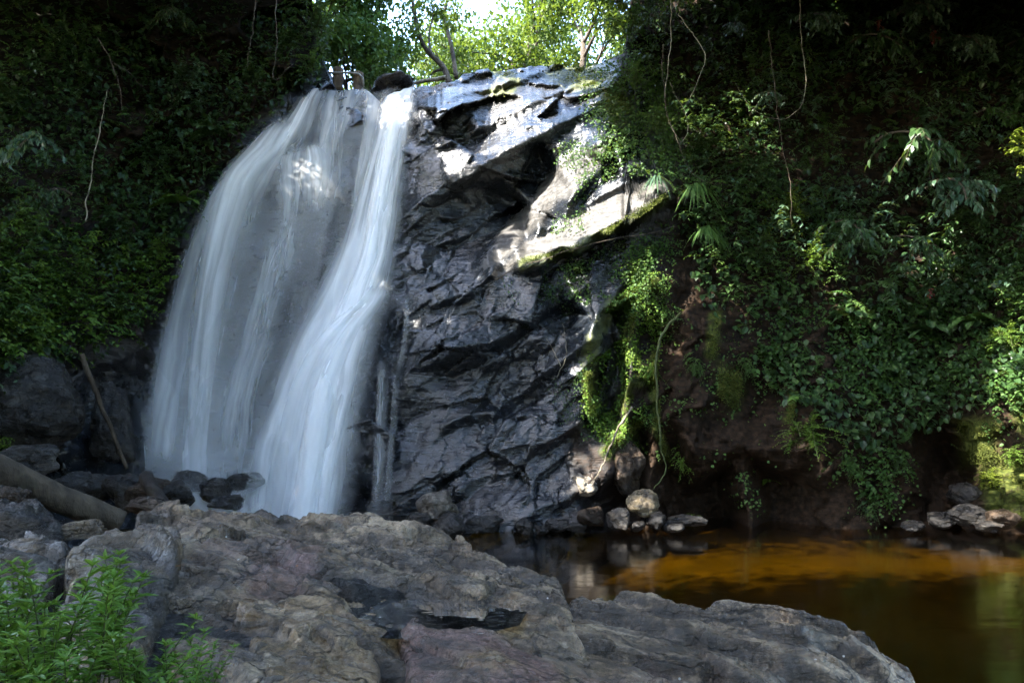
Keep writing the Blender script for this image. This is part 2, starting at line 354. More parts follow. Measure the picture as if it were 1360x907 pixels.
# ------------------------------------------------------------------ the rock walls round the pool: control points (photo column, photo row, depth in metres)
CP = [
 # left bank
 (-700,-300,15),(-700,200,9),(-700,500,6.5),(-700,800,5.5),(-300,-300,17),(-300,200,12),(-300,500,9),(-300,800,8),
 (0,-300,19),(0,100,15),(0,300,13.2),(0,450,12.2),(0,560,12.4),(0,640,11),(0,800,9.5),(100,-300,20),(100,100,16),(100,300,14.6),(100,450,13.7),(100,560,14),(100,640,13),(100,800,11),
 (200,-300,21),(200,100,17.3),(200,300,16.2),(200,450,15.6),(180,560,15.2),(150,600,14.4),(200,640,14.7),(210,690,14.0),(210,800,12.8),(150,700,13.2),
 (300,-300,22),(300,100,18),(330,170,17.6),(400,-300,23),(400,60,19),(395,120,18.2),
 # the wall behind the fall
 (260,260,16.8),(300,210,17.2),(250,450,16.4),(250,600,15.6),(300,690,15.0),(300,800,13.6),
 (435,118,18.2),(470,116,18.2),(500,135,18.4),(540,122,18.6),(560,118,18.5),
 (400,180,17.6),(440,185,17.2),(480,190,17.2),(400,225,17.0),(430,255,16.3),(380,260,16.6),(450,290,16.5),(480,260,16.5),(465,205,16.8),
 (330,260,16.7),(330,400,16.3),(400,330,16.7),(400,420,16.2),(450,380,15.9),(420,520,15.6),(350,520,15.9),(330,620,15.2),(420,690,14.6),(420,800,13.3),(480,460,15.3),(500,400,15.4),(480,560,14.9),(500,680,14.3),
 (520,150,17.9),(520,250,16.6),(520,330,15.9),(520,395,15.2),(520,420,15.2),(540,500,14.7),
 # dark rib and slabs right of the fall
 (592,103,18.6),(575,130,17.7),(630,128,17.9),(565,165,16.5),(600,150,16.7),(628,150,16.9),(562,196,16.6),(590,190,16.7),(622,178,17.0),
 (640,95,18.9),(700,88,19.2),(745,86,19.4),(790,92,19.4),(655,140,17.8),(650,180,17.0),(585,230,16.3),(560,250,16.3),(610,245,15.9),(640,215,16.2),(600,262,16.3),
 (700,125,18.0),(760,112,18.3),(745,150,17.2),(700,165,16.9),(720,182,16.3),(655,232,15.9),(690,196,16.1),(712,200,16.9),(660,262,16.7),(690,275,16.7),(640,290,16.2),(725,225,16.9),
 (770,165,16.6),(800,130,17.1),(820,160,16.2),(800,185,15.7),(770,200,16.1),(740,215,16.2),(705,270,16.1),(655,310,15.8),(820,195,15.4),
 (805,207,15.1),(762,252,15.0),(717,302,15.0),(690,326,15.0),(652,348,15.1),(808,218,15.7),(772,262,15.7),(730,305,15.6),
 (880,232,15.1),(830,245,15.3),(790,266,15.4),(742,300,15.4),(702,322,15.4),(668,352,15.3),
 (872,268,14.2),(850,286,14.0),(832,288,14.15),(808,309,14.05),(792,308,14.25),(765,328,14.2),(742,329,14.45),(715,349,14.5),(692,349,14.75),(655,367,15.0),
 (870,281,15.0),(850,299,15.1),(834,300,15.2),(808,324,15.2),(794,321,15.3),(766,343,15.2),(744,342,15.3),(716,364,15.3),(696,362,15.3),(660,385,15.1),
 (560,300,15.9),(600,310,15.9),(620,340,15.5),(560,345,15.4),(590,390,15.0),(640,400,15.0),(540,440,14.9),(600,440,14.7),(640,430,14.8),(545,520,14.5),(590,480,14.4),(640,455,14.6),(700,440,14.7),
 (600,500,14.9),(650,500,15.0),(710,480,15.0),(690,530,14.8),(620,545,14.5),(560,570,14.5),(540,620,14.4),(600,600,14.2),(690,555,14.3),(650,610,14.3),(740,600,14.2),(700,650,13.9),(760,640,13.9),(570,660,14.1),(620,680,13.8),(540,700,14.2),(620,706,13.6),(700,706,13.5),(770,704,13.5),(620,800,13.0),(520,800,13.2),(770,800,12.8),
 # hollow under the slabs, mossy pillars
 (760,420,15.5),(810,420,15.7),(740,390,15.2),(750,450,14.8),(745,500,14.4),(760,540,14.3),(772,575,14.1),(775,610,13.9),
 (845,390,14.6),(870,372,14.4),(800,415,14.5),(785,450,14.2),(778,500,14.0),(782,540,14.1),(800,470,14.4),(812,455,15.1),(835,450,14.4),(850,400,14.5),(820,500,15.3),(808,540,15.4),(858,450,15.3),
 (835,505,14.0),(832,540,14.1),(855,520,14.6),(828,575,14.0),(805,590,13.9),(812,630,13.8),(785,650,13.6),(765,655,13.8),(840,620,14.7),(850,580,15.2),(835,670,14.9),(800,672,14.7),(800,706,13.5),(860,706,13.6),
 (868,560,14.2),(874,610,14.2),(862,640,14.1),(886,620,15.2),(885,480,14.5),
 # earth bank with root buttresses and hollows
 (900,330,15.2),(930,380,15.0),(935,440,14.3),(905,480,14.2),(960,470,14.4),(900,540,14.0),(940,540,14.0),(925,600,14.0),(940,625,14.2),(900,600,14.9),(905,660,15.4),(930,700,15.2),(950,640,15.6),(965,690,15.6),
 (960,560,14.3),(985,600,14.0),(990,650,13.8),(998,690,13.7),(1000,560,14.6),(1020,640,15.3),(1030,700,15.0),(1010,500,14.8),(1050,520,14.4),(1045,590,13.9),(1040,620,14.0),(1070,550,13.9),(1100,570,14.0),(1085,620,14.0),(1060,640,14.6),(1060,700,14.4),(1110,660,14.1),(1110,704,13.8),(1160,640,14.2),(1160,704,13.8),(1200,560,14.5),(1210,640,14.4),(1215,704,13.9),
 (1260,600,15.6),(1275,640,15.6),(1250,660,15.0),(1260,706,13.8),(1240,560,14.6),(1290,560,14.0),(1300,610,13.8),(1310,650,13.8),(1320,704,13.4),(1345,510,13.4),(1340,560,13.3),(1360,640,13.2),(1400,704,13.0),(1400,560,13),(1360,450,14.0),(1250,450,15.2),(1150,450,15.2),(1050,430,15.2),
 (980,380,15.5),(960,250,16.4),(880,150,17.6),(850,60,18.6),(830,-20,19.5),(900,-300,22),(1000,150,17.6),(1100,300,16.6),(1150,100,18),(1100,-300,22),(1250,250,16.8),(1360,200,15.8),(1360,-300,20),(1300,0,18),(1700,-300,17),(1700,300,12),(1700,706,11.5),(1700,800,11),(2100,-300,14),(2100,300,9),(2100,800,8.5),(1000,800,13),(1200,800,13),(1400,800,12.6),
]
_T = Tri(CP)
TOPX = [-700, 385, 420, 445, 470, 488, 503, 522, 545, 560, 590, 640, 700, 745, 790, 830, 870, 2100]
TOPY = [-300, -300, 60, 118, 116, 121, 136, 127, 119, 118, 104, 95, 88, 85, 84, 70, -300, -300]
def polymask(px, py, poly, soft):
    """soft 0..1 mask inside a polygon of the wall"""
    poly = np.array(poly, float); ins = np.zeros(len(px), bool); d = np.full(len(px), 1e9)
    for a, b in zip(poly, np.roll(poly, -1, 0)):
        c = ((a[1] > py) != (b[1] > py)) & (px < (b[0]-a[0])*(py-a[1])/(b[1]-a[1]+1e-9)+a[0]); ins ^= c
        e = b-a; t = np.clip(((px-a[0])*e[0]+(py-a[1])*e[1])/(e@e+1e-9), 0, 1)
        d = np.minimum(d, np.hypot(px-a[0]-t*e[0], py-a[1]-t*e[1]))
    return smooth(-soft, soft, np.where(ins, d, -d))
def linemask(px, py, line, w):
    d = np.full(len(px), 1e9); L = np.array(line, float)
    for a, b in zip(L[:-1], L[1:]):
        e = b-a; t = np.clip(((px-a[0])*e[0]+(py-a[1])*e[1])/(e@e+1e-9), 0, 1); d = np.minimum(d, np.hypot(px-a[0]-t*e[0], py-a[1]-t*e[1]))
    return 1-smooth(w*.5, w*1.5, d)
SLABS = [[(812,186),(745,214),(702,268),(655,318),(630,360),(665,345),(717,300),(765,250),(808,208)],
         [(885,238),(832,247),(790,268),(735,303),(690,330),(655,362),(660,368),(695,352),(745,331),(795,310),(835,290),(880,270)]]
TOPROCK = [(640,98),(700,90),(790,96),(800,125),(745,150),(715,182),(690,200),(655,240),(610,262),(585,232),(640,180),(645,140)]
RIB = [(575,118),(640,97),(720,92),(700,120),(640,128),(600,130)]
MOSSLINES = [([(870,372),(845,388),(810,412),(790,450),(780,500),(784,545)],9),([(840,395),(838,430),(825,460)],8),([(858,508),(838,506),(830,540)],9),([(850,560),(825,580),(805,600)],10),([(868,470),(872,560),(886,610)],6),([(690,352),(760,335),(830,296),(885,262)],6),
             ([(950,420),(945,470)],7),([(1050,520),(1048,560)],5),([(660,100),(690,108)],8),([(655,125),(680,122)],7),([(745,92),(800,112),(830,150)],18)]
MOSSPOLY = [[(1335,480),(1400,470),(1400,600),(1350,580)],[(1270,560),(1320,560),(1325,610),(1280,620)],[(1300,620),(1400,600),(1400,690),(1310,690)],[(955,480),(985,500),(975,545),(950,520)]]
def wall_depth(px, py, detail=True):
    """depth of the wall at photo column/row (also used to hang plants on it)"""
    w1 = 9 if detail else 0
    q = np.stack([px*.012, py*.012, np.zeros(len(px))], -1)
    jx = px+w1*fbm(q, 3, 71); jy = py+w1*fbm(q+31, 3, 75)
    Y = _T(np.clip(jx, -699, 2099), np.clip(jy, -299, 799))
    return Y
def wall_masks(px, py):
    q = np.stack([px*.03, py*.03, np.zeros(len(px))], -1); j = 10*fbm(q, 4, 5); k = 10*fbm(q+9, 4, 15)
    x, y = px+j, py+k
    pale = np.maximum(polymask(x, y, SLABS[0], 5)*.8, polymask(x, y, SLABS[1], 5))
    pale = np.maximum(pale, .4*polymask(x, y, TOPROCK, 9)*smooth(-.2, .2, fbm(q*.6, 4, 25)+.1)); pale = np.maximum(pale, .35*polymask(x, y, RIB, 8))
    moss = np.zeros(len(px))
    for l, w in MOSSLINES: moss = np.maximum(moss, linemask(x, y, l, w))
    for p in MOSSPOLY: moss = np.maximum(moss, polymask(x, y, p, 12))
    earth = smooth(770, 880, x+.2*(y-500)); earth = np.maximum(earth, .9*smooth(300, 180, x)*smooth(560, 380, y)); earth = np.maximum(earth, polymask(x, y, [(100,-300),(425,-300),(425,100),(385,128),(320,185),(250,280),(100,300)], 14))
    earth = np.maximum(earth, .8*polymask(x, y, [(755,560),(800,590),(850,600),(840,660),(760,660)], 14))
    earth = np.maximum(earth, polymask(x, y, [(800,-300),(940,-300),(940,130),(850,110),(800,70)], 8)); earth = earth*(1-pale)
    return np.stack([pale, moss, earth, np.ones(len(px))], -1)
def slabness(px, py):
    return np.maximum(polymask(px, py, SLABS[0], 6), polymask(px, py, SLABS[1], 6))
def make_wall(name, x0, x1, step, rough):
    xs = np.arange(x0, x1+step*.5, step); nr = int(1120/step*(.62 if step < 3 else 1))
    top = np.interp(xs, TOPX, TOPY)
    jit = fbm(np.stack([xs*.05, xs*0, xs*0], -1), 5, 91)*9*smooth(440, 500, xs)*smooth(870, 830, xs); top = top+jit
    v = np.linspace(0, 1, nr)
    PX = np.broadcast_to(xs, (nr, len(xs))); PY = top[None]+(775-top[None])*v[:, None]
    px, py = PX.ravel(), PY.ravel()
    Y = wall_depth(px, py).reshape(nr, len(xs))
    Y = blur(Y, 2 if step < 3 else 1).ravel()
    P = ray(px, py, Y)
    calm = 1-.75*slabness(px, py)
    # bedding: the rock splits along planes that dip to the lower left
    c, s_ = math.cos(math.radians(38)), math.sin(math.radians(38))
    B = np.stack([P[:, 0]*c-(-P[:, 2])*s_*-1, P[:, 1], 0*px], -1)
    u = P[:, 0]*c+P[:, 2]*s_; w = -P[:, 0]*s_+P[:, 2]*c
    Q = np.stack([u, P[:, 1]*.8, w], -1)
    f1, c1 = facets(Q*np.array([.42, .45, .8])+.15*fbm(P*.7, 3, 3)[:, None], 11, 1.); f2, c2 = facets(Q*np.array([1.3, 1.4, 2.9])+.10*fbm(P*2.2, 3, 6)[:, None], 21, 1.)
    f3, c3 = facets(Q*np.array([4, 4, 8])+.1*fbm(P*5, 2, 8)[:, None], 31, 1.)
    d = .42*f1+.15*f2+.045*f3-.04*(1-smooth(0, .05, c1))-.02*(1-smooth(0, .05, c2))
    zone = smooth(-.15, .25, fbm(P*.5, 2, 47)); sw = (w*.8+.25*fbm(P*.6, 3, 49)+.1*u) % 1.; saw = np.where(sw < .82, sw/.82, (1-sw)/.18)-.5
    d = .50*f1+.03*f2+(.07*f2+.022*f3)*zone-.04*(1-smooth(0, .04, c1))-.02*(1-smooth(0, .05, c2))*zone-.26*saw*smooth(560, 600, px)
    d = d+.13*fbm(P*.9, 3, 41)+.03*fbm(P*4, 4, 43)+.02*ridged(Q*np.array([2, 3, 7]), 4, 45)
    soft = .34*fbm(P*.7, 6, 51)+.14*ridged(P*2.2, 5, 55)+.08*f2
    e = smooth(780, 900, px)*.75+.5*smooth(200, 100, px)*smooth(650, 450, py)
    d = (d*(1-e)+soft*e)*calm*rough
    Y2 = Y-d
    P = ray(px, py, Y2)
    tl = smooth(0, .02, np.repeat(v, len(xs)))
    # roll the top edge backwards so that it reads as a ledge, not a cut
    k = np.nonzero((np.repeat(v, len(xs)) == 0) & (px > 430) & (px < 830))[0]; P[k, 1] += 1.2; P[k, 2] += .02
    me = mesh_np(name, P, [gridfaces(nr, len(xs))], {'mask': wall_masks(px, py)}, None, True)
    return props(link(name, me, MAT['cliff']), kind='structure'), (xs, top, Y2.reshape(nr, len(xs)))
make_wall('cliff', 170, 946, 1.9, 1.)
make_wall('left_bank', -640, 180, 4, 1.)
make_wall('right_bank', 932, 1960, 3.6, 1.)
def hang(px, py, out=0.):
    """points on the wall (photo column, row), moved out of it by OUT metres"""
    px = np.atleast_1d(np.asarray(px, float)); py = np.atleast_1d(np.asarray(py, float))
    Y = wall_depth(px, py, False)
    return ray(px, py, Y-out)

# ------------------------------------------------------------------ ground, stream bed above the fall, pool
def sheet_ground(name, xs, ys, zf, mat):
    X, Y = np.meshgrid(xs, ys); P = np.stack([X.ravel(), Y.ravel(), zf(X.ravel(), Y.ravel())], -1)
    return props(link(name, mesh_np(name, P, [gridfaces(len(ys), len(xs))], {'mask': np.zeros((len(P), 4))}, None, True), mat), kind='structure')
def upz(x, y):
    return 11.0+.10*(y-19)+.35*fbm(np.stack([x*.4, y*.4, x*0], -1), 4, 3)+smooth(0, 5, np.abs(x+1.5)-5)*2.6
sheet_ground('upper_stream_ground', np.linspace(-26, 26, 90), np.linspace(19.4, 90, 90), upz, MAT['soil'])
def bedz(x, y):
    n = fbm(np.stack([x*.5, y*.5, x*0], -1), 4, 13)
    far = smooth(7.2, 11.0, y+.5*n+.05*x)*smooth(-1.5, 4.5, x)
    return -1.25+.9*far+.08*n+smooth(12.6, 13.8, y)*.15
sheet_ground('pool_bed', np.linspace(-40, 45, 130), np.linspace(1, 16, 70), bedz, MAT['bed'])
def gndz(x, y): return -.35+.25*fbm(np.stack([x*.3, y*.3, x*0], -1), 4, 23)+.6*smooth(3, 12, np.abs(x))
sheet_ground('forest_ground', np.linspace(-40, 45, 90), np.linspace(-30, 3, 60), gndz, MAT['soil'])
Pw = [(-40, 1.5, 0), (45, 1.5, 0), (45, 15.5, 0), (-40, 15.5, 0)]
props(link('pool_water', mesh_np('pool_water', Pw, [np.array([[0, 1, 2, 3]])]), MAT['pool']), kind='structure')

# ------------------------------------------------------------------ foreground rock, one heightfield per rock
def zof(px, py, Y): return EYE+(HZ-py)/FOC*Y
def hfrock(name, pts, label, cat, mat, res=.02, rough=1., paint=None, seed=0, group=None, round_=3, strat=1., skirt=.55):
    """pts: (photo column, row, depth) of the visible top; a skirt closes the sides"""
    C = [((q[0]-680)/FOC*q[2], q[2], q[3] if len(q) > 3 else zof(*q), q[0], q[1]) for q in pts]
    A = np.array(C); cx, cy = A[:, 0].mean(), A[:, 1].mean()
    T = Tri([(a, b, c) for a, b, c, _, _ in C]); TX = Tri([(a, b, c) for a, b, _, c, _ in C]); TY = Tri([(a, b, c) for a, b, _, _, c in C])
    x0, x1, y0, y1 = A[:, 0].min()-.1, A[:, 0].max()+.1, A[:, 1].min()-.1, A[:, 1].max()+.1
    xs = np.arange(x0, x1, res); ys = np.arange(y0, y1, res); X, Y = np.meshgrid(xs, ys); shp = X.shape
    Z = T(X, Y).reshape(shp); ok = ~np.isnan(Z)
    # fill outside by repeated dilation, then blur only slightly
    Zf = np.where(ok, Z, 0); wgt = ok.astype(float)
    for _ in range(40):
        if (wgt > 0).all(): break
        Zn = np.zeros(shp); wn = np.zeros(shp)
        for ax, sh in ((0, 1), (0, -1), (1, 1), (1, -1)): Zn += np.roll(Zf*(wgt > 0), sh, ax); wn += np.roll((wgt > 0).astype(float), sh, ax)
        new = (wgt == 0) & (wn > 0); Zf[new] = (Zn/np.maximum(wn, 1))[new]; wgt[new] = 1
    Z = blur(Zf, round_)
    inside = blur(ok.astype(float), 4)
    edge = smooth(.5, .95, inside)
    Z = np.where(inside > .04, Z-skirt*(1-edge)**2, np.nan)
    ZZ = np.nan_to_num(Z, nan=-9)
    P = np.stack([X.ravel(), Y.ravel(), ZZ.ravel()], -1)
    wv = .12*fbm(P*1.7, 3, seed+61)[:, None]
    f1, c1 = facets(P*np.array([1.1, 1.6, 1.3])+wv+seed*3.7, seed+101); f2, c2 = facets(P*np.array([3., 4.2, 3.6])+wv*2+seed, seed+111)
    u = P[:, 0]*.55+P[:, 1]*.8+P[:, 2]*.6+.35*fbm(P*.8, 3, seed+7)
    uu = P[:, 0]*.42+P[:, 1]*.95+.5*fbm(P*.6, 3, seed+8)
    def ledge(f, e): return np.where(f < e, f/e, (1-f)/(1-e))-.5        # steep towards the camera, gentle behind
    fr = (uu*1.7) % 1.; fr2 = (uu*5.3+.8*fbm(P*1.4, 3, seed+9)) % 1.; lm = smooth(-.25, .2, fbm(P*.8, 2, seed+10)); saw = ledge(fr, .13)*lm*1.5+.45*ledge(fr2, .2)*(1-.5*lm)
    band = .5*fr+.5*fr2; ledge_shade = np.maximum(lm*(1-smooth(.08, .2, fr)), .8*(1-smooth(.1, .26, fr2))*smooth(.0, .3, fbm(P*1.1, 3, seed+12)))  # strata bands; darkening of the steep ledge faces in place of shade
    f3, c3 = facets(P*np.array([8, 11, 9.])+wv*4+seed, seed+115)
    d = .085*f1+.028*f2+.012*f3-.018*(1-smooth(0, .03, c1))-.008*(1-smooth(0, .05, c2))+.07*fbm(P*1.3, 6, seed+121)+.022*ridged(P*4.5, 4, seed+131)+.115*saw*strat+.007*fbm(P*17, 4, seed+135)
    P[:, 2] += d*rough*(.35+.65*edge.ravel())
    # sideways shift, so that steps become small overhangs
    P[:, 0] += .035*fbm(P*3, 4, seed+141)*rough; P[:, 1] -= .06*fbm(P*2.5, 4, seed+151)*rough
    mk = np.zeros((len(P), 4)); mk[:, 3] = 1
    if paint:
        px = np.nan_to_num(TX(X, Y), nan=-999); py = np.nan_to_num(TY(X, Y), nan=-999)
        q = P*1.8; jx = 26*fbm(q, 4, seed+161); jy = 18*fbm(q+5, 4, seed+165)
        for ch, poly, soft, amt in paint: mk[:, ch] = np.maximum(mk[:, ch], amt*polymask(px+jx, py+jy, poly, soft))
    keep = (inside > .04).ravel(); F = gridfaces(*shp); F = F[keep[F].all(1)]
    used = np.unique(F); remap = np.full(len(P), -1); remap[used] = np.arange(len(used))
    bx = Vector((cx, cy, 0)); P = P[used]
    o = link(name, mesh_np(name, P-np.array(bx), [remap[F]], {'mask': mk[used], 'band': band[used], 'ledge_shade': ledge_shade[used]}, None, True), mat); o.location = bx
    return props(o, label, cat, group)

# low bedrock that carries the rocks
RBED = [(-2.8,8.6,.1),(-.6,8.8,.25),(.4,7.2,.1),(1.2,6.2,0),(2.2,5.4,-.2),(3,5.0,-.5),(3.2,3.0,-.6),(1.5,2.6,0),(0,2.4,.1),(-1.6,2.2,.3),(-3.2,2.4,.45),(-5.2,4,.5),(-5.6,7,.4),(-1.5,5.6,.7),(0,4.8,.5),(-3,5,.84),(-2.6,6.5,.92),(-2.2,4,.76),(-1.2,4.3,.66),(-.75,4.0,.56),(-.7,3.6,.5),(.34,5.6,.52),(.1,5.3,.5),(.9,4.6,.3)]
T_ = Tri(RBED); xs = np.arange(-5.6, 3.2, .05); ys = np.arange(2.2, 8.8, .05); X, Y = np.meshgrid(xs, ys); Z = T_(X, Y); Zn = np.nan_to_num(Z, nan=-1.); P = np.stack([X.ravel(), Y.ravel(), Zn], -1)
P[:, 2] += .12*fbm(P*1.5, 5, 301)+.05*ridged(P*4, 4, 305)
props(link('bedrock', mesh_np('bedrock', P, [gridfaces(*X.shape)], {'mask': np.zeros((len(P), 4))}), MAT['dark_rock']), kind='structure')

# the big ledge that runs from the bush up to the fall and down to the pool
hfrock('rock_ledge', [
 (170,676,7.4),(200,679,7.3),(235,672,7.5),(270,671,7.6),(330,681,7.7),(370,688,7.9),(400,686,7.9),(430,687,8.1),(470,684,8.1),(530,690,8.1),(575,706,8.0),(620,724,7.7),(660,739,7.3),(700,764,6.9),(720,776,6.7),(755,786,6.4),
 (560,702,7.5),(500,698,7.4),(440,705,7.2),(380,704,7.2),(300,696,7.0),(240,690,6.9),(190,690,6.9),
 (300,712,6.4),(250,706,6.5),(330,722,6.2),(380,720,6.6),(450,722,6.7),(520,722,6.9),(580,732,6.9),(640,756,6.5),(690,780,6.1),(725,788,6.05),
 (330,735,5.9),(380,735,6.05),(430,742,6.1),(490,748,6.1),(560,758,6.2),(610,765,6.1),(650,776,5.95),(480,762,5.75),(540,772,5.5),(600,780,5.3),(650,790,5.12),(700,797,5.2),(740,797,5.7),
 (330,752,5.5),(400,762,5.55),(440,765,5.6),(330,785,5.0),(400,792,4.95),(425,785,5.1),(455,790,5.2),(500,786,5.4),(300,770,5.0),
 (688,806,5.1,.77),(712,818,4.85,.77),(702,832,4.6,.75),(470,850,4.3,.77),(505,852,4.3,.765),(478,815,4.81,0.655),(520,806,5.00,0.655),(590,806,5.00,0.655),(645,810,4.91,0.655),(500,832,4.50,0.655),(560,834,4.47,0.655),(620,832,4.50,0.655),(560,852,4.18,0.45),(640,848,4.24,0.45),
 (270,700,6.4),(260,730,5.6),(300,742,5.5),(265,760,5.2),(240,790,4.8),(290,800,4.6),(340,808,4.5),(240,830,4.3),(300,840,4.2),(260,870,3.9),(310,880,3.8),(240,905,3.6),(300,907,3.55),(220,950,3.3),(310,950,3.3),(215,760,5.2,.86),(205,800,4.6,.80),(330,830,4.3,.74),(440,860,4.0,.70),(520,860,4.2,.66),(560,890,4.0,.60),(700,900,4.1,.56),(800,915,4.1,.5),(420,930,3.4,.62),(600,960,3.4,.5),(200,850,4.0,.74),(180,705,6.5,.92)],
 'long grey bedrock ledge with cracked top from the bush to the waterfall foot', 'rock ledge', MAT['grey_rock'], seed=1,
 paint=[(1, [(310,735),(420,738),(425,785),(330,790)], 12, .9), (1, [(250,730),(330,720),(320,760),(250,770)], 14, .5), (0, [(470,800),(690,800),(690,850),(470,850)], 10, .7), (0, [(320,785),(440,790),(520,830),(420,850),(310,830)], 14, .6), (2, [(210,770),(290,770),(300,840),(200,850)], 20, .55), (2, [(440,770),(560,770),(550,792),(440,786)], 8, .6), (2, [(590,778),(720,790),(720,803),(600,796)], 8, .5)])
hfrock('dark_boulder', [
 (75,760,5.1),(90,735,5.4),(105,716,5.6),(140,704,6.0),(180,700,6.2),(230,706,6.1),(262,722,5.7),(120,730,5.2),(170,726,5.2),(220,728,5.2),(250,738,5.2),(100,765,4.7),(160,752,4.75),(215,752,4.8),(245,752,4.9),
 (120,790,4.3),(170,770,4.55),(220,772,4.65),(80,830,4.1),(130,830,4.0),(180,820,4.1),(215,815,4.25),(60,900,3.6),(130,900,3.5),(200,890,3.6),(80,960,3.2),(160,960,3.2)],
 'dark flat topped boulder sprinkled with white flecks behind the leafy bush', 'boulder', MAT['grey_rock'], seed=2,
 paint=[(2, [(90,745),(260,740),(240,830),(80,850)], 14, .9), (2, [(100,710),(260,715),(250,745),(100,745)], 14, .5)])
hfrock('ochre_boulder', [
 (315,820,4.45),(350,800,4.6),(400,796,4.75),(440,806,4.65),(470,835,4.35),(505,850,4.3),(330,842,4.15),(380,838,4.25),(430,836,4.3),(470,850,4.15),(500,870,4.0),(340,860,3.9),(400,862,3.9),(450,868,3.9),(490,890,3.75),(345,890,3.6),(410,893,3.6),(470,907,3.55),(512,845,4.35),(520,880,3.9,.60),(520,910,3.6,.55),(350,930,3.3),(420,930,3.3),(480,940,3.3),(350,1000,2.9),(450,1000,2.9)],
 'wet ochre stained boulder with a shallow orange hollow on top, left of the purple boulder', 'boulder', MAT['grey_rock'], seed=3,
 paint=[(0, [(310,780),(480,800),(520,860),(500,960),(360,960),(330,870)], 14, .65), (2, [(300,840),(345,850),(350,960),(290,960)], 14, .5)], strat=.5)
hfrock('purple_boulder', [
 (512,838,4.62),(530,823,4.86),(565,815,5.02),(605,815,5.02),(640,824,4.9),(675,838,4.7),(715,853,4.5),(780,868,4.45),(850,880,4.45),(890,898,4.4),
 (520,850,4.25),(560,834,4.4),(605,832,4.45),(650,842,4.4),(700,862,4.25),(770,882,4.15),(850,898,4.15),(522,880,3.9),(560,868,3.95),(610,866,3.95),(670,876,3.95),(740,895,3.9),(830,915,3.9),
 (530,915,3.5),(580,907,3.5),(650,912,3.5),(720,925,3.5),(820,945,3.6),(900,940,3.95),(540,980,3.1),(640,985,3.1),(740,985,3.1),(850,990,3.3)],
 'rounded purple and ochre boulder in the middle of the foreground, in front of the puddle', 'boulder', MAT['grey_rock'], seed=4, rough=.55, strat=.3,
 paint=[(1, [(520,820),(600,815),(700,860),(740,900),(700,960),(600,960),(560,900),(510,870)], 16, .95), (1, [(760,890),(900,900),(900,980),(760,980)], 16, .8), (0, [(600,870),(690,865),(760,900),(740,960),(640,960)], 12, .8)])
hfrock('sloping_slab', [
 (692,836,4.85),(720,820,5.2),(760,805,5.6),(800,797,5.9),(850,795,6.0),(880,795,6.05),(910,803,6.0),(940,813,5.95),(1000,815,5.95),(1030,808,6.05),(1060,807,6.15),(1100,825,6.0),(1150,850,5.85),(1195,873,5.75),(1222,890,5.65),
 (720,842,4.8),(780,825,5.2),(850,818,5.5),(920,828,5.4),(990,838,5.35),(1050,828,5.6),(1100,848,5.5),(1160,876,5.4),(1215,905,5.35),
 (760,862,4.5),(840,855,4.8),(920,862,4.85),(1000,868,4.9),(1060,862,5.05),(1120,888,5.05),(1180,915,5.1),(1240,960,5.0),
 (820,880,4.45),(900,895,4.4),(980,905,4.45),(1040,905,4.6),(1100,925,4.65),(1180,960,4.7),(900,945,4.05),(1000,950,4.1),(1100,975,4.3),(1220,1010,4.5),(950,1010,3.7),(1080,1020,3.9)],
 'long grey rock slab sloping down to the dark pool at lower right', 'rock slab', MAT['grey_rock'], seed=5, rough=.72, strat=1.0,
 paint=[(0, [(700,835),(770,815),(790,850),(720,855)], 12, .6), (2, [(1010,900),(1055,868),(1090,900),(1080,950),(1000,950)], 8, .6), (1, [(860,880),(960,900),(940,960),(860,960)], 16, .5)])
hfrock('angular_block', [(426,776,5.35),(450,768,5.5),(500,768,5.55),(545,776,5.5),(552,786,5.4),(430,790,5.15),(470,783,5.3),(520,785,5.35),(436,806,4.95),(470,808,4.95),(510,803,5.1),(545,797,5.25)],
 'small angular dark block wedged at the left end of the puddle', 'rock', MAT['dark_rock'], seed=6, res=.016, round_=2, skirt=.2)
hfrock('upright_chip', [(366,690,7.9),(368,681,8.05),(385,683,8.1),(402,688,8.1),(372,702,7.6),(392,702,7.6),(410,706,7.7)],
 'small pointed rock chip with moss standing on the back edge of the ledge', 'rock', MAT['dark_rock'], seed=8, res=.016, round_=1, rough=.5, skirt=.15)
hfrock('left_ledge', [(-80,700,6.4),(-20,702,6.4),(30,706,6.3),(70,716,6.1),(100,728,5.9),(-80,720,5.7),(-20,725,5.7),(30,728,5.6),(70,738,5.4),(95,748,5.3),(-60,760,4.9),(0,762,4.9),(40,765,4.9),(75,780,4.6),(-60,800,4.3),(0,800,4.4),(50,810,4.3),(-60,900,3.6),(20,900,3.6),(60,860,3.9)],
 'low wet grey ledge at the left edge of the photo, above the bush', 'rock ledge', MAT['slab_rock'], seed=9, paint=[(0, [(0,715),(50,715),(50,745),(0,745)], 10, .5)])
hfrock('left_shelf', [(-80,650,7.6),(-10,655,7.6),(25,650,7.6),(60,668,7.4),(92,690,7.1),(-80,672,6.9),(-10,672,6.9),(40,676,6.8),(80,692,6.7),(-80,690,6.5),(0,692,6.6),(60,700,6.6),(90,712,6.6)],
 'dark shelf of rock under the fallen log at the left edge', 'rock ledge', MAT['dark_rock'], seed=10, skirt=.4)
# puddle in the hollow
pud = [(452,812),(480,801),(520,796),(600,796),(660,803),(700,812),(690,830),(640,842),(560,850),(490,846),(455,832)]
Z0 = .715; Pp = []
for a, b in pud: Yp = (EYE-Z0)*FOC/(b-HZ); Pp.append(((a-680)/FOC*Yp, Yp, Z0))
props(link('puddle_water', mesh_np('puddle_water', Pp, [np.array([list(range(len(Pp)))])]), MAT['puddle']), kind='structure')
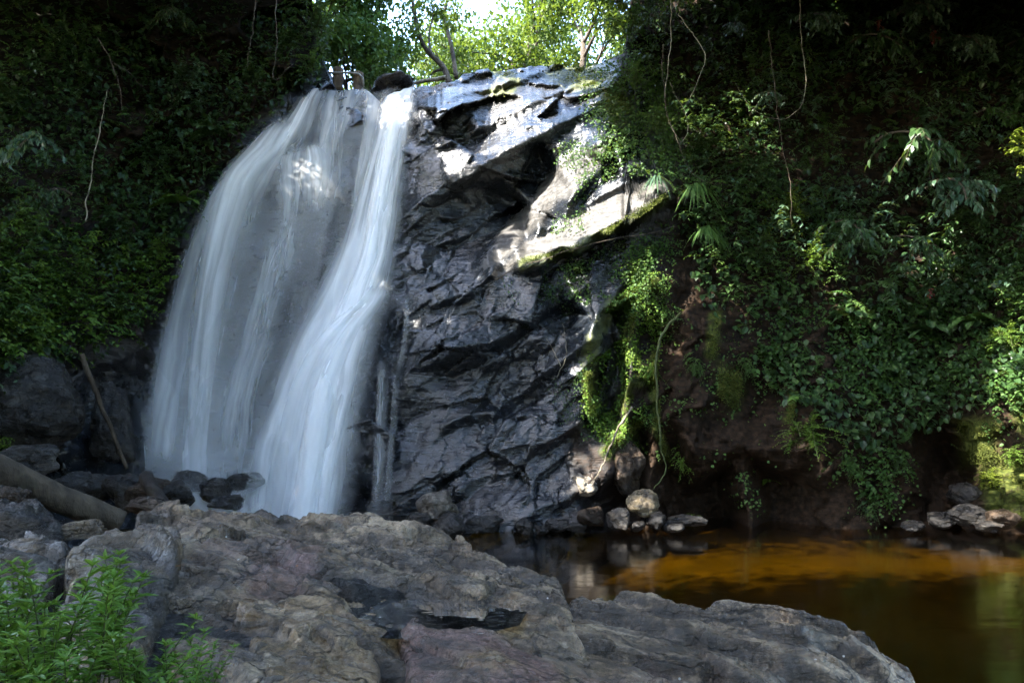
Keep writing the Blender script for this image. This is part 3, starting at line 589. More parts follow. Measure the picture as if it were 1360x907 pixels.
# ------------------------------------------------------------------ loose boulders
import bmesh
def boulder(name, px, py, Y, r, label, mat, seed, sq=(1, 1, 1), cat='boulder', group=None, sub=5, blocky=1., moss=0.):
    bm = bmesh.new(); bmesh.ops.create_icosphere(bm, subdivisions=sub, radius=1); V = np.array([v.co[:] for v in bm.verts]); F = np.array([[v.index for v in f.verts] for f in bm.faces]); bm.free()
    rg = np.random.default_rng(seed*13+1); N = rg.normal(size=(16, 3)); N /= np.linalg.norm(N, axis=1)[:, None]; h = rg.uniform(.62, .98, 16)
    dt = V@N.T; cut = np.where(dt > .05, h[None]/np.maximum(dt, .05), 9.); cs = -np.log(np.exp(-18*cut).sum(1)+np.exp(-18*1.12))/18      # a ball with flat faces broken off it
    g, c2 = facets(V*2.2+seed*3.3, seed+50, .8)
    d = blocky*cs+(1-blocky)*(.55+.45*cs)+.06*g+.22*fbm(V*1.2+seed, 5, seed)+.03*ridged(V*4+seed, 4, seed+9)-.02*(1-smooth(0, .05, c2))
    V = V*d[:, None]*np.array(sq)*r; c_ = pt(px, py, Y)
    o = link(name, mesh_np(name, V, [F], {'mask': np.zeros((len(V), 4))+np.array([0, moss, .5*moss, 1.])}, None, True), mat); o.location = c_; o.rotation_euler = (0, 0, seed*1.3)
    return props(o, label, cat, group)
D, TU, TA, GR = MAT['dark_rock'], MAT['tufa_rock'], MAT['tan_rock'], MAT['grey_rock']
boulder('boulder', 583, 676, 13.2, .45, 'pale topped grey boulder at the waterline right of the waterfall foot', MAT['slab_rock'], 3, (1, .8, .8))
boulder('boulder', 597, 700, 12.6, .36, 'low grey boulder in the water just in front of the pale topped boulder', D, 4, (1.2, .8, .7))
boulder('boulder', 643, 698, 13.2, .30, 'flat dark boulder at the waterline below the middle of the black cliff', D, 5, (1.4, .8, .6))
boulder('boulder', 695, 699, 13.2, .25, 'small dark boulder at the waterline between the flat dark boulder and the tufa rock', D, 6, (1.3, .8, .7))
boulder('boulder', 740, 698, 13.3, .20, 'smallest dark stone at the waterline left of the white tufa rock', D, 7, (1.3, .8, .7))
boulder('boulder', 786, 687, 13.3, .34, 'whitish rock in the water under the sunlit tufa root', MAT['brown_rock'], 8, (1.2, .7, .7), cat='rock')
boulder('boulder', 822, 690, 13.0, .30, 'grey mossy boulder in the water between the whitish rock and the tan boulder', D, 9, (1.1, .8, .75))
boulder('boulder', 854, 668, 13.3, .34, 'rounded tan boulder perched above the water under the hanging roots', TA, 10, (1, .8, .85), blocky=.4)
boulder('boulder', 868, 690, 13.2, .30, 'dark boulder at the waterline directly beneath the tan boulder', D, 11, (1.2, .8, .7))
boulder('boulder', 912, 692, 13.2, .26, 'low dark boulder at the waterline in front of the root cave', D, 12, (1.5, .8, .5))
boulder('boulder', 1252, 690, 13.3, .34, 'low grey boulder at the waterline in front of the right hand hollow', D, 13, (1.5, .8, .5))
boulder('boulder', 1290, 684, 13.0, .30, 'grey boulder with leaves beside it at the sunny right end of the shore', D, 14, (1.2, .8, .7))
boulder('boulder', 1335, 688, 12.6, .32, 'sunlit tan boulder at the far right end of the shore', MAT['brown_rock'], 15, (1.2, .8, .7))
boulder('boulder', 1282, 655, 13.9, .34, 'dark upright rock under the mossy patch at right', D, 16, (1.3, .8, .8), cat='rock')
boulder('boulder', 776, 640, 13.75, .52, 'sunlit white tufa lump ending in a point above the water', TU, 57, (1.0, .5, .55), cat='tufa rock')
boulder('boulder', 830, 622, 14.15, .70, 'brown knobbly rock lump beside the white tufa lump', MAT['brown_rock'], 18, (1, .6, .75), cat='rock')
for k, (a, b, Y, r, lab) in enumerate([(618,706,12.9,.16,'small stone in the water right of the low grey boulder'),(718,702,13.1,.16,'small flat stone at the waterline under the black cliff'),(764,700,13.1,.16,'stone touching the left side of the whitish rock in the water'),(845,698,13.0,.16,'little dark stone in the water under the tan boulder'),(890,699,13.0,.17,'small stone between the dark boulders before the root cave'),(1215,699,13.2,.2,'flat dark stone at the waterline near the right hand hollow'),(1310,699,12.6,.2,'small sunny stone on the right end of the shore')]):
    boulder('boulder', a, b, Y, r, lab, D, 80+k, (1.5, .9, .6), cat='stone', sub=4)
# left corner and foot of the fall
boulder('boulder', 40, 535, 12.0, 1.05, 'huge smooth dark boulder below the shrubs at the left edge', D, 21, (1., .8, .95), blocky=.35)
boulder('boulder', 38, 612, 9.8, .36, 'rounded brown boulder behind the fallen log at far left', D, 22, (1.3, .9, .7))
boulder('boulder', 150, 575, 13.6, .62, 'craggy dark rock standing left of the waterfall foot', D, 23, (.9, .8, 1.4), cat='rock')
boulder('boulder', 14, 660, 7.2, .17, 'small brown stone on the dark shelf under the log', MAT['brown_rock'], 24, (1.1, .9, .8), cat='stone')
boulder('boulder', 116, 645, 11.0, .42, 'dark boulder behind the fallen log near its middle', D, 25, (1.3, .8, .7))
boulder('boulder', 165, 652, 11.0, .36, 'dark wet boulder just beyond the lower end of the log', D, 26, (1.1, .8, .8))
boulder('boulder', 205, 652, 10.8, .34, 'brownish boulder under the broken timber left of the fall', MAT['brown_rock'], 27, (1.1, .8, .8))
boulder('boulder', 228, 656, 11.0, .42, 'dark wet boulder at the edge of the spray right of the broken timber', D, 28, (1.3, .8, .65))
boulder('boulder', 285, 650, 12.5, .27, 'dark boulder standing in the spray at the foot of the waterfall', D, 29, (1.1, .8, .9))
boulder('boulder', 300, 668, 12.3, .30, 'low dark boulder washed by white water in front of the one in the spray', D, 30, (1.3, .8, .5))
boulder('boulder', 188, 672, 9.0, .24, 'flat reddish stone in front of the broken timber', MAT['brown_rock'], 31, (1.4, .8, .6), cat='stone')
boulder('boulder', 107, 705, 7.0, .20, 'small grey stone tucked under the end of the fallen log', GR, 32, (1.5, .8, .6), cat='stone')
boulder('boulder', 520, 126, 19.3, 1.05, 'mossy grey rock behind the notch of the waterfall lip', D, 33, (1.5, .7, .40), cat='rock')
for k, (a, b, Y, r, lab) in enumerate([(348,690,13,.22,'small wet stone in the white water left of the pointed rock chip'),(250,640,13.4,.3,'half hidden dark stone in the spray left of the boulder in the fall'),(330,640,14,.35,'dark rock ledge stone showing through the white water at the foot of the fall'),(560,690,13,.25,'small black stone left of the low grey boulder at the waterline')]):
    boulder('boulder', a, b, Y, r, lab, D, 40+k, (1.2, .8, .7), cat='stone')

# ------------------------------------------------------------------ timber
def timber(name, pts, radii, label, cat, mat, seed, n=20, rings=60):
    P = np.array([pt(*p) for p in pts]); t = np.linspace(0, 1, rings); tp = np.linspace(0, 1, len(P))
    C = np.stack([np.interp(t, tp, P[:, k]) for k in range(3)], -1); R = np.interp(t, np.linspace(0, 1, len(radii)), radii)
    C = C+.02*np.stack([fbm(np.stack([t*6, t*0+k, t*0], -1), 3, seed+k) for k in range(3)], -1)
    g = Geo(); g.tube(C, R, n); V = g.V[0]; V += (.10*R.mean()*fbm(V*3, 4, seed)[:, None]+.05*R.mean()*ridged(V*9, 3, seed)[:, None])*np.array([.6, .3, 1]); g.V[0] = V
    b = C.mean(0); g.V[0] = V-b
    o = link(name, g.mesh(name, True), mat); o.location = b
    return props(o, label, cat)
timber('fallen_log', [(-80,588,7.3),(0,628,7.6),(80,664,8.0),(158,694,8.4)], [.18, .175, .165, .155], 'thick mossy brown log lying across the left corner behind the rocks', 'log', MAT['log'], 1)
timber('leaning_pole', [(108,470,12.6),(135,540,12.9),(168,622,13.2)], [.05, .045, .035], 'thin bare pole leaning against the dark rock left of the waterfall', 'pole', MAT['bark'], 2, 8)
timber('broken_timber', [(193,633,10.6),(203,650,10.4),(217,672,10.2)], [.10, .10, .095], 'short dark broken timber propped on boulders left of the fall', 'timber', MAT['wetwood'], 3, 6, 24)
timber('stick', [(560,732,7.0),(610,742,6.9),(650,752,6.75)], [.012, .011, .008], 'thin brown stick lying along the pool side of the rock ledge', 'stick', MAT['bark'], 4, 6, 24)
timber('dead_branch', [(545,112,21),(570,107,21),(592,104,21)], [.05, .06, .07], 'bare grey branch lying across the stream above the right side of the waterfall lip', 'branch', MAT['palebark'], 5, 7, 24)
# wooden posts with a pipe rail, above the left lip of the fall
rr = empty('stream_railing', pt(462, 119, 18.6), 'two brown wooden posts with a pipe rail standing above the waterfall lip', 'railing')
base = np.array(rr.location)
for (a, b0, b1) in ((449, 92, 122), (476, 98, 124)):
    g = Geo(); p0, p1 = ray(a, b1, 18.6), ray(a, b0, 18.6); g.tube(np.linspace(p0, p1, 8)-base, .14+.012*np.sin(np.arange(8)*2.1), 10); link('post', g.mesh('post', True), MAT['post'], rr)
g = Geo(); C = np.array([ray(a, b, 18.45) for a, b in ((430,97),(445,97),(466,97),(477,99),(482,104),(483,116))])-base; g.tube(C, .028, 8); link('rail', g.mesh('rail', True), MAT['metal'], rr)

# ------------------------------------------------------------------ the waterfall
def catmull(P, n):
    P = np.asarray(P, float); Q = np.concatenate([2*P[:1]-P[1:2], P, 2*P[-1:]-P[-2:-1]]); t = np.linspace(0, len(P)-1-1e-6, n); i = t.astype(int); f = (t-i)[:, None]
    a, b, c, d = Q[i], Q[i+1], Q[i+2], Q[i+3]
    return .5*((2*b)+(c-a)*f+(2*a-5*b+4*c-d)*f**2+(3*b-a-3*c+d)*f**3)
wf = empty('waterfall', pt(380, 690, 14.0), 'tall silky white waterfall spreading in veils over the dark cliff at left', 'waterfall'); wbase = np.array(wf.location)
def veil(name, rows, dens, seed, eu=.25, v0=.02, v1=.0, bulge=.25, nu=70, nv=150, gaps=.0, wob=.05, dv=None, mat='veil'):
    """rows: (left column, left row, right column, right row, depth left, depth right) down the flow"""
    R = catmull(rows, nv); u = np.linspace(0, 1, nu); U, V = np.meshgrid(u, np.linspace(0, 1, nv))
    PX = R[:, 0:1]*(1-U)+R[:, 2:3]*U; PY = R[:, 1:2]*(1-U)+R[:, 3:4]*U; Y = R[:, 4:5]*(1-U)+R[:, 5:6]*U
    P = ray(PX.ravel(), PY.ravel(), Y.ravel()).reshape(nv, nu, 3)
    width = np.linalg.norm(P[:, -1]-P[:, 0], axis=1).mean(); L = np.linalg.norm(np.diff(P[:, nu//2], axis=0), axis=1).sum()
    q = np.stack([(U*width*1.6).ravel(), (V*L*.22).ravel(), np.full(U.size, seed*3.1)], -1)
    n = fbm(q, 4, seed).reshape(nv, nu); n2 = fbm(q*np.array([3., 1.2, 1])+7, 3, seed+5).reshape(nv, nu)
    P[..., 1] -= (bulge*np.sin(math.pi*U)+.22*n+wob*n2)
    q3 = np.stack([P[..., 0].ravel()*.9, P[..., 2].ravel()*.9, np.full(U.size, seed*1.7)], -1); blot = fbm(q3, 4, seed+31).reshape(nv, nu)
    e = np.clip(eu+.12*n, .03, .5)
    A = smooth(0, 1, np.clip(U/e, 0, 1))*smooth(0, 1, np.clip((1-U)/e, 0, 1))
    if v0 > 0: A = A*smooth(0, v0, V)
    if v1 > 0: A = A*smooth(0, v1, 1-V)
    A = A**1.3*dens*(1+.35*n+.5*blot*gaps)
    if dv is not None: A = A*np.interp(V, np.linspace(0, 1, len(dv)), dv)
    A = np.clip(A, 0, 2.4)
    uv = np.stack([(U*width+seed*5.3).ravel(), (V*L+seed*3.7).ravel()], -1)
    me = mesh_np(name, P.reshape(-1, 3)-wbase, [gridfaces(nv, nu)], {'dens': A.ravel()}, uv, True)
    return link(name, me, MAT[mat], wf)
# main right-hand stream
B = [(500,140,566,112,18.2,18.5),(496,150,562,124,17.7,17.9),(486,185,556,165,17.0,17.2),(466,260,545,240,16.3,16.4),(442,330,540,305,15.9,15.8),(405,400,530,380,15.4,15.2),(365,470,516,445,15.0,14.8),(332,550,504,520,14.7,14.4),(310,610,495,590,14.4,14.1),(290,700,480,705,14.0,13.7)]
veil('main_stream', B, 2.0, 1, .42, .015, gaps=.5)
B2 = [(508,146,562,120,17.6,17.8),(500,190,552,172,16.8,17.0),(484,270,540,255,16.1,16.2),(470,350,528,330,15.5,15.5),(430,440,512,405,14.9,14.8),(398,520,490,490,14.5,14.3),(380,600,470,590,14.2,14.0),(360,700,450,705,13.8,13.6)]
veil('main_stream_front', B2, 1.3, 2, .42, .03, gaps=.6)
veil('bright_strand', [(515,160,548,140,17.2,17.4),(500,220,538,205,16.5,16.6),(490,300,520,290,15.8,15.9),(470,380,505,370,15.2,15.2),(430,450,475,440,14.8,14.8),(405,540,455,530,14.3,14.3),(385,640,440,640,13.9,13.9),(375,700,430,705,13.6,13.6)], 1.2, 3, .48, .05)
veil('spreading_skirt', [(500,345,538,352,15.4,15.2),(474,385,534,380,15.1,15.0),(450,410,535,400,14.9,14.8),(400,450,515,440,14.7,14.6),(360,510,500,510,14.5,14.3),(330,600,485,600,14.2,14.0),(312,700,470,705,13.8,13.6)], .6, 4, .45, .3, gaps=.6)
SH = [(395,130,562,118,18.2,18.4),(340,185,558,165,17.1,17.4),(285,250,548,240,16.6,16.6),(248,330,542,310,16.2,16.0),(218,430,530,400,15.4,15.2),(196,530,515,510,14.5,14.7),(186,620,502,610,14.0,14.3),(184,695,485,705,13.5,13.9)]
veil('wide_veil', SH, .30, 12, .5, .02, gaps=.9, nu=110, dv=[1.,1.1,1.,.9,.8,.75,.8,.9])
# left fan
A1 = [(398,128,445,118,18.0,18.0),(388,142,438,135,17.5,17.6),(362,175,428,175,17.1,17.1),(318,215,418,220,16.7,16.7),(282,265,400,270,16.3,16.3),(250,340,380,350,15.9,16.0),(222,430,360,450,15.5,15.7),(202,530,345,560,14.5,15.0),(192,620,335,640,14.0,14.5),(190,690,335,695,13.6,14.1)]
veil('left_fan', A1, .75, 5, .5, .02, gaps=1.2, dv=[.9,1.3,1.5,1.1,.75,.55,.5,.5,.55,.6])
veil('left_strand', [(365,150,420,150,17.3,17.3),(322,190,400,195,16.7,16.8),(285,240,358,245,16.2,16.3),(262,320,332,325,15.8,15.8),(246,420,314,425,15.4,15.4),(235,520,302,525,15.0,15.0),(226,620,296,625,14.6,14.6),(222,690,292,690,14.2,14.2)], .85, 6, .5, .1, dv=[.8,1.1,1.2,1,.85,.75,.7,.8])
veil('left_mist_veil', [(330,200,380,215,16.9,17.0),(275,250,330,265,16.4,16.5),(238,330,300,340,16.0,16.0),(210,430,280,440,15.6,15.6),(192,530,268,540,14.5,14.9),(186,640,262,640,13.9,14.4)], .5, 7, .5, .15, .1)
veil('bright_ledge_water', [(372,205,440,185,16.8,16.9),(362,222,450,205,16.6,16.6),(358,245,455,230,16.2,16.2),(362,275,450,270,16.0,16.0),(355,330,445,330,15.9,15.9),(352,380,440,380,15.7,15.7)], 1.3, 8, .45, .15, .6, gaps=1.)
# upper centre curtain, with dark rock between the threads
veil('upper_curtain', [(425,122,500,124,17.9,18.0),(418,140,498,150,17.5,17.6),(412,180,488,190,17.0,17.1),(408,225,476,235,16.6,16.6),(404,300,460,300,16.2,16.2),(398,380,440,380,16.0,15.8)], .6, 9, .35, .02, .4, gaps=1.5)
veil('notch_stream', [(478,118,506,136,18.1,18.1),(480,135,512,146,17.6,17.7),(478,180,505,185,17.0,17.0),(470,240,492,245,16.5,16.5),(455,320,480,320,16.0,16.0)], 1.0, 10, .42, .02, .3, gaps=.6)
# middle veil between the two streams
veil('middle_veil', [(340,250,460,250,16.3,16.4),(318,350,440,340,16.1,16.0),(290,460,410,440,15.7,15.5),(268,560,380,540,15.2,15.1),(255,690,365,690,14.4,14.3)], .5, 11, .45, .25, .0, gaps=1.5)
for k, (a, b) in enumerate([((448,125,17.8), (446,225,16.6)), ((432,290,16.2), (415,440,15.5)), ((393,270,16.1), (385,420,15.8))]):
    w0, w1 = 4, 9
    veil('water_thread', [(a[0]-w0, a[1], a[0]+w0, a[1], a[2], a[2]), ((a[0]*.6+b[0]*.4)-w0*1.3, (a[1]*.6+b[1]*.4), (a[0]*.6+b[0]*.4)+w0*1.3, (a[1]*.6+b[1]*.4), a[2]*.6+b[2]*.4-.1, a[2]*.6+b[2]*.4-.1), (b[0]-w1, b[1], b[0]+w1, b[1], b[2], b[2])], .45, 20+k, .5, .35, .45, nu=14, nv=60)
# small trickles on the rock right of the fall and at lower left
for k, r in enumerate([[(538,388,548,388,15.0,15.0),(536,440,546,440,14.7,14.7),(528,500,536,500,14.4,14.4)], [(524,480,534,480,14.5,14.5),(516,580,528,580,14.2,14.2),(506,690,522,690,13.8,13.8)], [(500,470,520,470,14.7,14.6),(495,580,520,580,14.4,14.2),(490,695,515,695,13.9,13.8)], [(186,545,202,545,14.1,14.1),(190,580,210,580,13.9,13.9),(193,640,219,640,13.6,13.6)]]):
    veil('trickle', r, [.28, .3, .3, .5][k], 40+k, .45, .15, .2, nu=16, nv=60)
# churned white water at the foot
foot = [[(170,600,320,600,13.0,13.0),(175,640,350,650,12.8,12.8),(190,672,400,690,12.7,12.7),(220,695,480,712,12.4,12.4)]]
for k, r in enumerate(foot): veil('foot_spray', r, [.8, .9][k], 50+k, .5, .85, .15, nu=60, nv=50, gaps=.8, mat='mist')
# spray drifting round the foot and the left side of the fall
veil('spray_mist', [(150,420,330,400,15.2,15.3),(150,520,350,520,14.8,14.9),(150,620,380,620,14.2,14.2),(160,690,400,690,13.5,13.5)], .30, 70, .5, .5, .25, nu=50, nv=60, gaps=.6, mat='mist')
# ------------------------------------------------------------------ foliage
def rvec(rng, n): v = rng.normal(size=(n, 3)); return v/np.linalg.norm(v, axis=1)[:, None]
def branchlet(gs, gl, rng, p, d, L, nleaf, lL, lW, droop=.5, kind='ovate', r0=.008, start=.15, hang_=.3, spread=.9):
    """one twig with alternate leaves"""
    t = np.linspace(0, 1, 7); d = d/np.linalg.norm(d); bend = rng.normal(0, .12, 3)
    C = p+L*t[:, None]*d+L*(t[:, None]**2)*(np.array([0, 0, -droop])+bend)
    if gs is not None: gs.tube(C, np.linspace(r0, r0*.3, 7), 4)
    u = start+(1-start)*(np.arange(nleaf)+rng.random(nleaf)*.7)/nleaf; u = np.clip(u, 0, 1)
    P = np.stack([np.interp(u, t, C[:, k]) for k in range(3)], -1); T = np.gradient(C, axis=0); T = np.stack([np.interp(u, t, T[:, k]) for k in range(3)], -1); T /= np.linalg.norm(T, axis=1)[:, None]
    side = np.cross(T, np.array([0, 0, 1.])); side /= np.linalg.norm(side, axis=1)[:, None]+1e-6
    sg = np.where(np.arange(nleaf) % 2 == 0, 1., -1.)[:, None]
    D = T*.55+side*sg*spread+rng.normal(0, .22, (nleaf, 3))+np.array([0, 0, -hang_]); U = np.array([0, 0, 1.])+rng.normal(0, .3, (nleaf, 3))
    sz = lL*rng.uniform(.65, 1.15, nleaf)*(1-.35*u)
    gl.leaves(P, D, U, sz, sz*lW, np.clip(rng.normal(.45, .2, nleaf)+.25*u-.1, 0, 1), kind)
def shrub(seed, R, nbr, nleaf, lL, lW, droop=.45, up=.5, kind='ovate', hang_=.3, out=1., core=.25, r0=.010):
    rng = np.random.default_rng(seed); gs, gl = Geo(), Geo()
    for k in range(nbr):
        a = rng.uniform(-1.5, 1.5); e = rng.normal(up, .45); d = np.array([math.sin(a)*math.cos(e), -math.cos(a)*math.cos(e)*out, math.sin(e)])
        L = R*rng.uniform(.55, 1.1); p = np.array([rng.normal(0, core*R*.6), rng.uniform(-.1, .1)*R, rng.normal(0, core*R)])
        branchlet(gs, gl, rng, p, d, L, int(nleaf*rng.uniform(.7, 1.2)), lL, lW, droop, kind, r0, .1, hang_)
        for q in range(2):
            tt = rng.uniform(.3, .7); pp = p+d*L*tt+np.array([0, 0, -droop*L*tt*tt]); dd = d+rng.normal(0, .6, 3)
            branchlet(None, gl, rng, pp, dd, L*.5, int(nleaf*.55), lL*.9, lW, droop, kind, r0, .05, hang_)
    return gl.mesh('foliage'), gs.mesh('stem')
def drape(seed, L, ntw, lL, lW, down=.8):
    """a drooping leafy limb: long main axis with hanging sprays of long leaves"""
    rng = np.random.default_rng(seed); gs, gl = Geo(), Geo(); t = np.linspace(0, 1, 12)
    C = np.stack([.18*L*np.sin(t*2.5+seed), -L*.75*t, L*(.25*t-down*t**2.2)], -1); gs.tube(C, np.linspace(.03, .008, 12), 5)
    for k in range(ntw):
        u = rng.uniform(.2, 1); p = np.array([np.interp(u, t, C[:, j]) for j in range(3)]); a = rng.uniform(-1.9, 1.9)
        d = np.array([math.sin(a), -math.cos(a)*.8, rng.normal(-.15, .3)]); branchlet(gs, gl, rng, p, d, L*rng.uniform(.25, .5), rng.integers(8, 14), lL, lW, .7, 'ovate', .006, .1, .75, .7)
    return gl.mesh('foliage'), gs.mesh('limb')
def fern(seed, L, nf, npin=22):
    rng = np.random.default_rng(seed); gs, gl = Geo(), Geo(); t = np.linspace(0, 1, 10)
    for k in range(nf):
        a = rng.uniform(-1.7, 1.7) if k else 0; e = rng.uniform(.35, 1.0); l = L*rng.uniform(.7, 1.1); h = np.array([math.sin(a), -math.cos(a), 0])
        C = l*t[:, None]*(h*math.cos(e)+np.array([0, 0, math.sin(e)]))+np.array([0, 0, -l*.75])*t[:, None]**2.3+h*l*.2*t[:, None]**2; gs.tube(C, np.linspace(.006, .002, 10), 4)
        u = np.linspace(.12, 1, npin); P = np.stack([np.interp(u, t, C[:, j]) for j in range(3)], -1); T = np.gradient(C, axis=0); T = np.stack([np.interp(u, t, T[:, j]) for j in range(3)], -1); T /= np.linalg.norm(T, axis=1)[:, None]
        sd = np.cross(T, np.array([0, 0, 1.])); sd /= np.linalg.norm(sd, axis=1)[:, None]+1e-6; ln = l*.24*np.sin(np.pi*np.clip(u*.93+.06, 0, 1))**.7
        for s_ in (1, -1): gl.leaves(P, sd*s_+T*.35+np.array([0, 0, -.15])+rng.normal(0, .06, P.shape), np.cross(sd*s_, T)*s_*-1+np.array([0, 0, .6]), ln, ln*.17, np.clip(.3+.5*u+rng.normal(0, .1), 0, 1), 'strap')
    return gl.mesh('fronds'), gs.mesh('stalk')
def strap_plant(seed, L, n, down=1.):
    rng = np.random.default_rng(seed); gs, gl = Geo(), Geo(); t = np.linspace(0, 1, 8)
    for k in range(n):
        a = rng.uniform(-1.7, 1.7); e = rng.uniform(.1, 1.); l = L*rng.uniform(.6, 1.1); h = np.array([math.sin(a), -math.cos(a), 0])
        C = l*.75*t[:, None]*(h*math.cos(e)+np.array([0, 0, math.sin(e)]))+np.array([0, 0, -l*down])*t[:, None]**1.9
        w = .013*np.sin(np.pi*np.clip(t*.9+.1, 0, 1)); sd = np.cross(h, [0, 0, 1.])
        V = np.concatenate([C+sd*w[:, None], C-sd*w[:, None]]); i = np.arange(7); gl.add(V, None, np.stack([i, i+1, i+9, i+8], 1), np.concatenate([.25+.6*t]*2)*rng.uniform(.7, 1.1))
    gs.tube([[0, .05, -.05], [0, -.02, .02]], .02, 5); return gl.mesh('blades'), gs.mesh('stem')
PROTO = {
 'broad': (shrub(1, .75, 18, 12, .15, .36), 'leaf_dark'), 'broad2': (shrub(2, .85, 20, 12, .13, .34), 'leaf_mid'),
 'fine': (shrub(3, .6, 26, 18, .065, .36, hang_=.15), 'leaf_mid'), 'fine_bright': (shrub(4, .55, 34, 20, .055, .36, hang_=.15), 'leaf_bright'),
 'drape': (drape(5, 1.5, 16, .25, .25, .7), 'leaf_dark'), 'drape2': (drape(6, 1.4, 16, .23, .26, .7), 'leaf_blue'), 'drape3': (drape(7, 1.2, 26, .15, .25, .7), 'leaf_mid'),
 'fern': (fern(8, .8, 11), 'leaf_mid'), 'fern2': (fern(9, .7, 9), 'leaf_bright'), 'strap': (strap_plant(10, .6, 60), 'leaf_mid'),
 'lime': (shrub(11, .8, 20, 12, .13, .3), 'leaf_lime'), 'vinecl': (shrub(12, .55, 20, 14, .085, .45, .8, -.1, hang_=.6), 'leaf_mid'),
 'red': (shrub(13, .16, 5, 4, .12, .2, .8, -.4, hang_=.9), 'leaf_red'),
}
PARTS = {'drape': ('leaf_spray', 'limb'), 'drape2': ('leaf_spray', 'limb'), 'drape3': ('leaf_spray', 'limb'), 'fern': ('frond', 'stalk'), 'fern2': ('frond', 'stalk'), 'strap': ('blade', 'stem')}
def plant(proto, loc, sc, rz, label, cat, name, group=None, mat=None, tilt=0.):
    (lf, st), m0 = PROTO[proto]; m = mat or m0
    if m != m0:
        key = (proto, m)
        if key not in PROTO: c = lf.copy(); c.materials.clear(); PROTO[key] = ((c, st), m)
        lf = PROTO[key][0][0]
    r = empty(name, loc, label, cat, group, rz, sc); r.rotation_euler[0] = tilt
    a, b = PARTS.get(proto, ('foliage', 'stem'))
    link(a, lf, MAT[m], r); link(b, st, MAT['stem'] if proto not in ('drape', 'drape2', 'drape3') else MAT['bark'], r); return r
def P_(proto, px, py, out, sc, label, cat='shrub', name='shrub', rz=None, group=None, mat=None, Y=None, tilt=0.):
    loc = Vector(hang(px, py, out)[0]) if Y is None else pt(px, py, Y)
    return plant(proto, loc, sc, rz if rz is not None else random.Random(px*7+py).uniform(-.5, .5), label, cat, name, group, mat, tilt)

